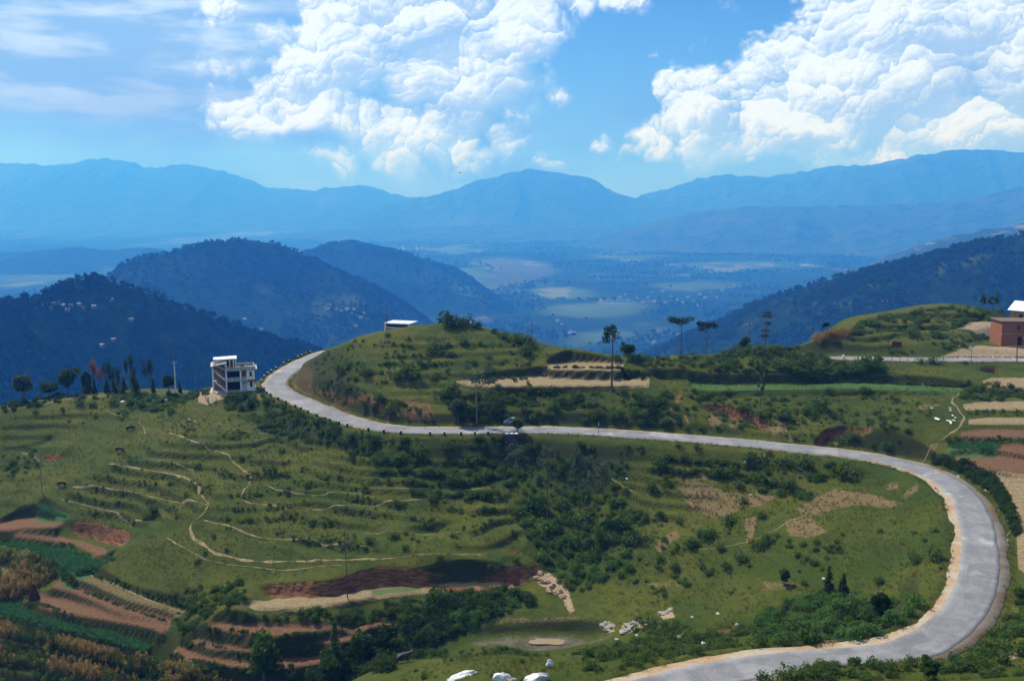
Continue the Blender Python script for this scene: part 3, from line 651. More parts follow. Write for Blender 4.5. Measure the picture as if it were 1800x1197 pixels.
for px, w in PATHS:
    if w <= 0: continue
    P = np.array([drop(u, v, Z=H_SOFT)[:2] for u, v in px])
    L = np.linalg.norm(np.diff(P, axis=0), axis=1).sum()
    P = smooth_poly(P, max(10, int(L / .35)), 2)
    P = P + np.c_[fbm(np.arange(len(P)) / 9, np.zeros(len(P)), 2, 61), fbm(np.arange(len(P)) / 9, np.zeros(len(P)), 2, 71)] * .25
    T = np.gradient(P, axis=0); T /= np.linalg.norm(T, axis=1)[:, None] + 1e-9; N = np.stack([T[:, 1], -T[:, 0]], 1)
    s = np.arange(len(P)); wv = .55 * w * (1 + 1.1 * fbm(s / 6, s * 0, 3, int(px[0][0])))
    rows = []
    for f in (-1, -.33, .33, 1):
        q = P + N * (wv * f)[:, None]; rows.append(np.c_[q, hz(q[:, 0], q[:, 1]) + (.07 if abs(f) < .5 else .03)])
    tag(link(bpy.data.objects.new('path', mesh_np('path', np.stack(rows, 1).reshape(-1, 3), grid_quads(len(P), 4), pm))), kind='structure')
# muddy pool
a = np.linspace(0, 2 * math.pi, 49)[:-1]; rr = 1 + .6 * fbm(np.cos(a) * 1.5 + 5, np.sin(a) * 1.5, 3, 9)
V = np.c_[POND[0] + np.cos(a) * 2.3 * rr, POND[1] + np.sin(a) * .9 * rr, np.full(48, -60.36)]
V = np.vstack([V, [[POND[0], POND[1], -60.36]]]); Q = np.array([[i, (i + 1) % 48, 48] for i in range(48)])
wm, n, b, o = new_mat('muddy_water'); b.inputs['Base Color'].default_value = (.27, .20, .105, 1); b.inputs['Roughness'].default_value = .12; b.inputs['Specular IOR Level'].default_value = .5
tag(link(bpy.data.objects.new('water', mesh_np('water', V, Q, wm))), 'shallow muddy pool in the gully', kind='structure')
# ------------------------------------------------------------------ valley floor, ridges and far mountains
def ray_plan(u, v, y): q = at_y(u, v, y); return q
vx = np.r_[growing(-4200, 60, 1.25, -13500)[:0:-1], np.arange(-4200, 4800.1, 60), growing(4800, 60, 1.25, 13500)[1:]]
vy = np.r_[growing(900, 60, 1.3, -2600)[:0:-1], np.arange(900, 9000.1, 60), growing(9000, 70, 1.2, 13800)[1:]]
VX, VY = np.meshgrid(vx, vy)
VZ = VALLEY + fbm(VX / 900, VY / 900, 4, 91) * 9
# low rises of the plain, where woods stand
VZ += np.clip(fbm(VX / 1300, VY / 700, 3, 95), 0, 1) * 34
VM = {k: np.zeros_like(VX) for k in ('river', 'bright')}
def vinside(P, soft):
    ins = np.zeros(VX.shape, bool); D = np.full(VX.shape, 1e9); Q = np.vstack([P, P[:1]])
    for a, b in zip(Q[:-1], Q[1:]):
        cnd = (a[1] > VY) != (b[1] > VY); ins ^= cnd & (VX < (b[0] - a[0]) * (VY - a[1]) / (b[1] - a[1] + 1e-12) + a[0])
        e = b - a; t = np.clip(((VX - a[0]) * e[0] + (VY - a[1]) * e[1]) / (e @ e + 1e-9), 0, 1)
        D = np.minimum(D, np.hypot(VX - a[0] - t * e[0], VY - a[1] - t * e[1]))
    return sstep(np.where(ins, D, -D) / soft + .5)
def vfield(k, px, amt=1., soft=90):
    m = vinside(np.array([at_z(u, v, VALLEY)[:2] for u, v in px]), soft); VM[k] = np.maximum(VM[k], m * amt)
    if k == 'river': VZ[...] = VZ * (1 - m) + VALLEY * m
vfield('river', [(820,462),(880,452),(960,462),(980,478),(930,498),(870,508),(830,530),(780,548),(740,560),(735,548),(790,530),(850,500),(880,480)], .28)
vfield('bright', [(700,500),(760,480),(830,470),(870,485),(840,505),(780,530),(720,540)], .9)
vfield('bright', [(930,508),(990,505),(1040,512),(1020,524),(950,526)], 1); vfield('bright', [(950,540),(1050,532),(1130,535),(1120,552),(1030,562),(960,556)], 1)
vfield('bright', [(720,440),(800,434),(860,440),(800,450)], .8); vfield('bright', [(1030,455),(1120,450),(1180,455),(1100,462)], .7); vfield('bright', [(1180,430),(1330,424),(1420,430),(1300,438)], .7)
vfield('bright', [(1010,590),(1080,580),(1120,590),(1060,610),(1010,615)], .8); vfield('bright', [(1160,468),(1330,462),(1400,470),(1260,480)], .7); vfield('bright', [(0,470),(120,455),(200,470),(80,500),(0,510)], .7)
vfield('bright', [(280,430),(380,412),(480,408),(400,424)], .7); vfield('bright', [(1200,402),(1400,396),(1500,402),(1300,410)], .6); vfield('bright', [(1130,500),(1240,492),(1330,500),(1200,512)], .6)
vfm, n, b, o = new_mat('valley_fields'); p = pos(n)
def vattr(k): nd = n.n('ShaderNodeAttribute'); nd.attribute_name = k; return nd.outputs['Fac']
vo = n.n('ShaderNodeTexVoronoi'); n.L.new(n.v('MULTIPLY', p, (.8, .55, 0)), vo.inputs['Vector']); vo.inputs['Scale'].default_value = 1 / 95
hue = n.n('ShaderNodeSeparateColor'); n.L.new(vo.outputs['Color'], hue.inputs[0])
fld = n.mix(hue.outputs[0], (.016, .038, .011), (.050, .085, .026)); fld = n.mix(n.rng(hue.outputs[1], .78, .9), fld, (.15, .14, .075))
wood = n.noise(n.v('MULTIPLY', p, (1, .5, 0)), 1 / 520, 5, .62)
w2 = n.noise(p, 1 / 60, 4, .65)
wd = n.rng(n.m('ADD', n.m('MULTIPLY', wood, .75), n.m('MULTIPLY', w2, .25)), .36, .50)
wd = n.m('MULTIPLY', wd, n.m('SUBTRACT', 1.0, n.m('MULTIPLY', vattr('bright'), .9)))
c = n.mix(wd, fld, n.mix(w2, (.006, .014, .005), (.016, .030, .010)))
c = n.mix(n.m('MULTIPLY', vattr('bright'), .45), c, (.085, .125, .045))
c = n.mix(vattr('river'), c, n.mix(w2, (.10, .10, .075), (.20, .19, .15)))
n.L.new(c, b.inputs['Base Color']); b.inputs['Roughness'].default_value = 1; b.inputs['Specular IOR Level'].default_value = 0
vme = mesh_np('valley_floor', np.stack([VX, VY, VZ], -1).reshape(-1, 3), grid_quads(*VX.shape), vfm)
for k, a in VM.items(): at = vme.attributes.new(k, 'FLOAT', 'POINT'); at.data.foreach_set('value', a.astype(np.float32).ravel())
tag(link(bpy.data.objects.new('valley_floor', vme)), 'wide hazy valley floor with fields and woods', kind='structure')
def vfloor(x, y):
    ix = np.clip(np.searchsorted(vx, x) - 1, 0, len(vx) - 2); iy = np.clip(np.searchsorted(vy, y) - 1, 0, len(vy) - 2)
    tx = (x - vx[ix]) / (vx[ix + 1] - vx[ix]); ty = (y - vy[iy]) / (vy[iy + 1] - vy[iy])
    return (VZ[iy, ix] * (1 - tx) + VZ[iy, ix + 1] * tx) * (1 - ty) + (VZ[iy + 1, ix] * (1 - tx) + VZ[iy + 1, ix + 1] * tx) * ty

def forest_mat(name, d1, d2, clear, scale, bare=None):
    m, n, b, o = new_mat(name); p = pos(n)
    a = n.noise(p, 1 / scale, 5, .68); q = n.noise(p, 1 / (scale * 9), 4, .6)
    c = n.mix(n.rng(a, .32, .68), d1, d2)
    c = n.mix(n.m('MULTIPLY', n.rng(q, .56, .70), .75), c, clear)
    if bare: c = n.mix(n.m('MULTIPLY', n.rng(n.noise(n.v('MULTIPLY', p, (1, 1, 2)), 1 / (scale * 4), 5, .7), .55, .66), .7), c, bare)
    n.L.new(c, b.inputs['Base Color']); b.inputs['Roughness'].default_value = 1; b.inputs['Specular IOR Level'].default_value = 0
    bp = n.n('ShaderNodeBump'); bp.inputs['Strength'].default_value = 1; bp.inputs['Distance'].default_value = scale * .6
    n.L.new(a, bp.inputs['Height']); n.L.new(bp.outputs[0], b.inputs['Normal'])
    return m
fm_near = forest_mat('wooded_slope', (.005, .011, .004), (.015, .028, .008), (.055, .075, .022), 14)
fm_mid = forest_mat('wooded_slope_far', (.006, .014, .005), (.016, .030, .009), (.06, .085, .026), 30)
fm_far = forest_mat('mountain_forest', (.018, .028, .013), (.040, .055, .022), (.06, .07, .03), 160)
fm_rock = forest_mat('wooded_slope_cliff', (.014, .024, .009), (.034, .052, .016), (.06, .085, .026), 30, (.22, .19, .16))
RIDGE = {}
def ridge(name, crest, wf, wb, mat, label, amp=.16, nu=170, nt=34, foot=VALLEY - 25, seed=1, fine=.0):
    C = np.array([at_y(u, v, y) for u, v, y in crest]); C = smooth_poly(C, nu, 1)
    s = np.r_[0, np.cumsum(np.linalg.norm(np.diff(C[:, :2], axis=0), axis=1))]
    C[:, 2] += fbm(s / 90, s * 0, 4, seed + 5) * fine
    nrm = np.stack([-np.gradient(C[:, 1]), np.gradient(C[:, 0])], 1)
    for _ in range(60): nrm[1:-1] = (nrm[:-2] + nrm[2:]) / 2
    nrm /= np.linalg.norm(nrm, axis=1)[:, None]; nrm *= np.sign(nrm[:, 1:2] + 1e-9)
    T = np.r_[-np.linspace(1, 0, nt) ** 1.25, np.linspace(0, 1, 14)[1:] ** 1.2]
    V = np.zeros((nu, len(T), 3))
    for j, t in enumerate(T):
        w = wf if t < 0 else wb
        x = C[:, 0] + nrm[:, 0] * w * t; y = C[:, 1] + nrm[:, 1] * w * t
        a = abs(t); prof = (1 - a) * .55 + .45 * (0.5 + .5 * math.cos(math.pi * a))
        hgt = C[:, 2] - foot
        sp = 1 - 2 * np.abs(fbm(s / (wf * .38), s * 0 + t * .8, 4, seed))        # spurs and gullies run down the slope
        z = foot + hgt * prof + hgt * amp * (sp - .55) * math.sin(math.pi * min(a * 1.15, 1)) ** .8 + fbm(x / 70, y / 70, 3, seed + 3) * hgt * .02 * math.sin(math.pi * a)
        V[:, j] = np.stack([x, y, z], 1)
    me = mesh_np(name, V.reshape(-1, 3), grid_quads(nu, len(T)), mat)
    o_ = tag(link(bpy.data.objects.new(name, me)), label, kind='structure')
    RIDGE[label] = V; return V
V1 = ridge('hill', [(-330,640,1000),(-150,580,1040),(-60,545,1080),(0,530,1100),(60,521,1120),(115,500,1140),(160,488,1150),(200,492,1160),(260,520,1180),(330,548,1200),(420,577,1230),(500,604,1260),(600,640,1300),(760,700,1350)], 520, 500, fm_near, 'dark wooded ridge behind the left grass slope', amp=.22, seed=3, fine=7)
V2 = ridge('hill', [(-120,610,2268),(60,545,2322),(180,492,2376),(230,463,2408),(300,440,2440),(350,427,2462),(400,421,2484),(450,424,2505),(500,436,2527),(560,462,2548),(640,498,2570),(700,528,2592),(760,570,2613),(820,620,2646)], 900, 700, fm_mid, 'blue wooded hill in the middle distance', amp=.20, seed=13, fine=9)
V2b = ridge('hill', [(380,500,3850),(460,464,3850),(520,448,3850),(575,432,3850),(615,423,3850),(660,432,3861),(720,448,3872),(780,464,3883),(820,480,3905),(860,515,3938)], 700, 700, fm_mid, 'further blue wooded hill beside the dry river bed', amp=.2, seed=23, fine=9)
V3 = ridge('hill', [(2150,330,1500),(2000,372,1520),(1900,394,1540),(1800,414,1560),(1700,434,1590),(1600,456,1630),(1500,482,1680),(1420,503,1730),(1350,527,1780),(1280,560,1840),(1200,592,1900),(1100,640,1980)][::-1], 760, 600, fm_near, 'long forested hillside rising to the right', amp=.10, seed=33, fine=5)
V4 = ridge('hill', [(2050,340,3900),(1900,366,3926),(1800,392,3952),(1730,405,3978),(1660,418,4030),(1600,436,4095),(1540,458,4160),(1460,492,4290),(1380,540,4420)][::-1], 800, 700, fm_rock, 'hazy hillside with pale cliffs at right', amp=.16, seed=43, fine=12)
V5 = ridge('hill', [(2100,250,7020),(1900,300,7155),(1800,328,7290),(1700,350,7425),(1600,358,7560),(1500,362,7695),(1400,362,7830),(1300,366,7965),(1240,369,8100),(1190,382,8235),(1120,402,8505)][::-1], 1500, 1300, fm_far, 'hazy blue foothills at right', amp=.2, seed=53, fine=16)
V6 = ridge('mountain', [(2200,245,9516),(1900,262,9882),(1800,270,10004),(1750,264,10126),(1700,263,10187),(1640,269,10248),(1560,283,10370),(1545,290,10370),(1440,310,10614),(1300,338,10858),(1180,372,11224)][::-1], 2000, 1400, fm_far, 'high pale blue mountain flank at right', amp=.22, seed=63, fine=22)
V6b = ridge('mountain', [(1090,352,11648),(1130,344,11648),(1180,330,11648),(1240,311,11648),(1300,308,11648),(1360,312,11648),(1440,296,11648),(1500,290,11648),(1560,290,11760),(1800,290,11760)], 1800, 1500, fm_far, 'faint blue mountain spur behind the right flank', amp=.2, seed=73, fine=22)
V7 = ridge('mountain', [(640,370,10998),(700,352,10998),(760,345,10998),(800,335,10998),(830,321,10998),(870,311,10998),(900,303,10998),(930,297,10998),(960,300,10998),(1010,308,10998),(1050,317,10998),(1072,334,10998),(1100,345,10998),(1150,350,10998),(1200,343,10998),(1300,352,10998),(1420,372,10998)], 1700, 1400, fm_far, 'flat-topped blue mountain at the centre of the skyline', amp=.2, seed=83, fine=22)
V8 = ridge('mountain', [(-400,300,12500),(-60,285,12500),(0,287,12500),(60,287,12500),(90,293,12500),(150,283,12500),(190,278,12500),(230,285,12500),(260,297,12500),(300,290,12500),(340,288,12500),(380,298,12500),(430,312,12500),(470,330,12500),(530,336,12500),(600,328,12500),(640,323,12500),(680,337,12500),(720,348,12500),(800,356,12500)], 2200, 1200, fm_far, 'pale far mountain range at left', amp=.18, seed=93, fine=26)
V9 = ridge('hill', [(-200,452,5590),(0,446,5590),(60,441,5590),(130,433,5590),(200,441,5616),(270,434,5655),(320,446,5720),(420,470,5785)], 600, 600, fm_mid, 'low hazy rise on the plain at left', amp=.15, seed=103, fine=12)
V10 = ridge('hill', [(480,412,9250),(600,404,9250),(700,400,9250),(820,397,9250),(940,394,9250),(1060,392,9250),(1130,396,9250),(1240,404,9250)], 900, 800, fm_far, 'low wooded rise across the far plain', amp=.15, seed=113, fine=14)
# ------------------------------------------------------------------ haze: even air in one closed box
hz_me = bpy.data.meshes.new('haze'); bm = bmesh.new(); bmesh.ops.create_cube(bm, size=1.0); bm.to_mesh(hz_me); bm.free()
haze = tag(link(bpy.data.objects.new('haze', hz_me)), 'blue daytime haze filling the valley air', kind='stuff')
haze.location = (0, 5700, 0); haze.scale = (27400, 16800, 1030)
hm = bpy.data.materials.new('haze_air'); hm.use_nodes = True
for nd in list(hm.node_tree.nodes): hm.node_tree.nodes.remove(nd)
n = NT(hm.node_tree); ov = n.n('ShaderNodeOutputMaterial'); pv = n.n('ShaderNodeVolumePrincipled'); n.L.new(pv.outputs[0], ov.inputs['Volume'])
pv.inputs['Color'].default_value = (.05, .29, 1.0, 1); pv.inputs['Absorption Color'].default_value = (1, 1, 1, 1); pv.inputs['Density'].default_value = 2.0e-4; pv.inputs['Anisotropy'].default_value = .15
hz_me.materials.append(hm)
# ------------------------------------------------------------------ plants
rs = np.random.default_rng(11)
def leaf_cloud(rs, lobes, n, size, shell=.55, droop=0.0, aspect=.6):
    lobes = np.asarray(lobes, float); w = (lobes[:, 3] * lobes[:, 4] * lobes[:, 5]) ** (2 / 3); w /= w.sum()
    k = rs.choice(len(lobes), n, p=w); L = lobes[k]
    d = rs.normal(size=(n, 3)); d /= np.linalg.norm(d, axis=1)[:, None]
    r = shell + (1 - shell) * rs.random(n) ** .6
    P = L[:, :3] + d * L[:, 3:6] * r[:, None] * (1 + .12 * rs.normal(size=n))[:, None]
    nrm = d * .9 + rs.normal(size=(n, 3)) * .75 + [0, 0, .35]; nrm /= np.linalg.norm(nrm, axis=1)[:, None]
    t = np.cross(nrm, rs.normal(size=(n, 3))); t /= np.linalg.norm(t, axis=1)[:, None]; t[:, 2] -= droop; bt = np.cross(nrm, t)
    s = size * (.6 + .8 * rs.random(n))[:, None]
    V = np.stack([P - t * s, P - bt * s * aspect, P + t * s, P + bt * s * aspect], 1).reshape(-1, 3)
    return V, np.arange(4 * n).reshape(n, 4)
def tube(path, radii, sides=6):
    path = np.asarray(path, float); V = []; n_ = len(path)
    for i in range(n_):
        t = path[min(i + 1, n_ - 1)] - path[max(i - 1, 0)]; t = t / (np.linalg.norm(t) + 1e-9)
        a = np.cross(t, [0.3, 1, 0.2]); a /= np.linalg.norm(a) + 1e-9; b_ = np.cross(t, a)
        for j in range(sides):
            q = 2 * math.pi * j / sides; V.append(path[i] + (a * math.cos(q) + b_ * math.sin(q)) * radii[i])
    Q = [[i * sides + j, i * sides + (j + 1) % sides, (i + 1) * sides + (j + 1) % sides, (i + 1) * sides + j] for i in range(n_ - 1) for j in range(sides)]
    return np.array(V), np.array(Q)
def join(parts):
    V = []; Q = []; k = 0
    for v, q in parts: V.append(v); Q.append(q + k); k += len(v)
    return np.vstack(V), np.vstack(Q)
def leaf_mat(name, dark, light, transl=.38):
    m = bpy.data.materials.new(name); m.use_nodes = True
    for nd in list(m.node_tree.nodes): m.node_tree.nodes.remove(nd)
    n = NT(m.node_tree); o = n.n('ShaderNodeOutputMaterial'); d = n.n('ShaderNodeBsdfDiffuse'); t = n.n('ShaderNodeBsdfTranslucent'); mx = n.n('ShaderNodeMixShader')
    oi = n.n('ShaderNodeObjectInfo'); g = n.n('ShaderNodeNewGeometry')
    f = n.m('ADD', n.m('MULTIPLY', oi.outputs['Random'], .5), n.m('MULTIPLY', g.outputs['Random Per Island'], .5))
    c = n.mix(f, dark, light)
    c = n.mix(n.m('MULTIPLY', n.rng(n.noise(g.outputs['Position'], .5, 3, .6), .45, .7), .4), c, tuple(q * 1.5 for q in light))
    n.L.new(c, d.inputs[0]); n.L.new(n.mix(.5, c, tuple(min(1, q * 1.8) for q in light)), t.inputs[0])
    mx.inputs[0].default_value = transl; n.L.new(d.outputs[0], mx.inputs[1]); n.L.new(t.outputs[0], mx.inputs[2]); n.L.new(mx.outputs[0], o.inputs[0])
    return m
lm_bush = leaf_mat('bush_leaf', (.034, .068, .014), (.085, .128, .030))
lm_bright = leaf_mat('bright_leaf', (.040, .095, .020), (.085, .155, .034))
lm_dark = leaf_mat('dark_leaf', (.020, .040, .011), (.050, .080, .020))
lm_grey = leaf_mat('grey_green_leaf', (.035, .058, .032), (.075, .105, .062))
lm_pine = leaf_mat('pine_needle', (.010, .022, .008), (.026, .050, .014))
lm_maize = leaf_mat('maize_leaf', (.11, .085, .028), (.34, .23, .085))
lm_maizeg = leaf_mat('green_maize_leaf', (.035, .065, .014), (.080, .115, .028))
lm_crop = leaf_mat('crop_leaf', (.024, .080, .030), (.060, .150, .055))
lm_grass = leaf_mat('grass_blade', (.065, .085, .016), (.15, .145, .040))
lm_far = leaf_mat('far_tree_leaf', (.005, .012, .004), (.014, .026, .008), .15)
lm_rust = leaf_mat('rusty_leaf', (.10, .045, .015), (.20, .09, .03))
bark = simple('bark', (.11, .085, .06), .95, .3, 2.0, .4); bark_pale = simple('pale_bark', (.26, .23, .19), .9, .25, 2.0, .3)

def bush_mesh(seed, mat, n=240, size=.13, low=False):
    r = np.random.default_rng(seed); lobes = []
    for k in range(r.integers(4, 7)):
        a = r.random() * 6.28; d = .55 * r.random() ** .5; q = .42 + .25 * r.random()
        lobes.append((math.cos(a) * d, math.sin(a) * d, q * (.75 if low else .95), q, q, q * (.7 if low else .9)))
    V, Q = leaf_cloud(r, lobes, n, size)
    V[:, 2] = np.maximum(V[:, 2], -.15)
    return mesh_np('bush', V, Q, mat, smooth=False)
BUSH = [bush_mesh(100 + i, lm_bush) for i in range(5)]
BUSHB = [bush_mesh(120 + i, lm_bright) for i in range(3)]
BUSHD = [bush_mesh(140 + i, lm_dark) for i in range(3)]
# ---- ground cover laid out as points, drawn by geometry nodes
def gn_group():
    ng = bpy.data.node_groups.new('scatter', 'GeometryNodeTree')
    ng.interface.new_socket('Geometry', in_out='INPUT', socket_type='NodeSocketGeometry')
    ng.interface.new_socket('Object', in_out='INPUT', socket_type='NodeSocketObject')
    ng.interface.new_socket('Geometry', in_out='OUTPUT', socket_type='NodeSocketGeometry')
    N = ng.nodes; L = ng.links
    gi = N.new('NodeGroupInput'); go = N.new('NodeGroupOutput'); ip = N.new('GeometryNodeInstanceOnPoints'); oi = N.new('GeometryNodeObjectInfo')
    oi.inputs['As Instance'].default_value = True
    a1 = N.new('GeometryNodeInputNamedAttribute'); a1.data_type = 'FLOAT_VECTOR'; a1.inputs['Name'].default_value = 'scl'
    a2 = N.new('GeometryNodeInputNamedAttribute'); a2.data_type = 'FLOAT_VECTOR'; a2.inputs['Name'].default_value = 'rot'
    L.new(gi.outputs[0], ip.inputs['Points']); L.new(gi.outputs[1], oi.inputs['Object']); L.new(oi.outputs['Geometry'], ip.inputs['Instance'])
    L.new(a1.outputs[0], ip.inputs['Scale']); L.new(a2.outputs[0], ip.inputs['Rotation']); L.new(ip.outputs[0], go.inputs[0])
    return ng
GN = gn_group()
PROTO = {}
def proto(me):
    if me.name not in PROTO: PROTO[me.name] = bpy.data.objects.new('pattern_' + me.name, me)
    return PROTO[me.name]
def stuff(name, label, me, P, S, tilt=.12):
    P = np.asarray(P, np.float32)
    if not len(P): return
    m = bpy.data.meshes.new(name); m.vertices.add(len(P)); m.vertices.foreach_set('co', P.ravel())
    S = np.asarray(S, np.float32); S = np.stack([S, S, S * (.8 + .4 * rs.random(len(P)))], 1) if S.ndim == 1 else S
    R = np.c_[rs.normal(size=(len(P), 2)) * tilt, rs.random(len(P)) * 6.283]
    for nm, arr in (('scl', S), ('rot', R)):
        at = m.attributes.new(nm, 'FLOAT_VECTOR', 'POINT'); at.data.foreach_set('vector', arr.astype(np.float32).ravel())
    o_ = tag(link(bpy.data.objects.new(name, m)), label, kind='stuff')
    md = o_.modifiers.new('scatter', 'NODES'); md.node_group = GN
    sid = [i.identifier for i in GN.interface.items_tree if i.name == 'Object'][0]; md[sid] = proto(me)
    return o_
def zone_points(px, count, clump=0.0, seed=1, contour=None):
    """random plan points inside an outline seen in the photograph, thinned into clumps"""
    P = np.array([drop(u, v)[:2] for u, v in px]); r = np.random.default_rng(seed)
    lo, hi = P.min(0), P.max(0); out = []
    tries = 0
    while len(out) < count and tries < 60:
        q = lo + (hi - lo) * r.random((count * 2, 2)); tries += 1
        ins = np.zeros(len(q), bool); R2 = np.vstack([P, P[:1]])
        for a, b in zip(R2[:-1], R2[1:]):
            cnd = (a[1] > q[:, 1]) != (b[1] > q[:, 1]); ins ^= cnd & (q[:, 0] < (b[0] - a[0]) * (q[:, 1] - a[1]) / (b[1] - a[1] + 1e-12) + a[0])
        q = q[ins]
        if clump: q = q[fbm(q[:, 0] / 5, q[:, 1] / 5, 3, seed + 200) > (r.random(len(q)) * .8 - .55) + clump - .35]
        if contour and len(q):                              # scrub keeps to the risers of the terracettes
            step, sd = contour; f_ = ((hz(q[:, 0], q[:, 1], H_SOFT) + fbm(q[:, 0] / 9, q[:, 1] / 9, 2, sd) * .5) / step) % 1.0; q = q[(np.abs(f_ - .52) < .17) | (r.random(len(q)) < .07)]
        dr = np.min(np.hypot(q[:, None, 0] - road_c[None, ::6, 0], q[:, None, 1] - road_c[None, ::6, 1]), 1) if len(q) else np.zeros(0)
        q = q[dr > 4.4]
        dr = np.min(np.hypot(q[:, None, 0] - road2_c[None, ::6, 0], q[:, None, 1] - road2_c[None, ::6, 1]), 1) if len(q) else np.zeros(0)
        out += list(q[dr > 4.0])
    q = np.array(out[:count]); return np.c_[q, hz(q[:, 0], q[:, 1])]
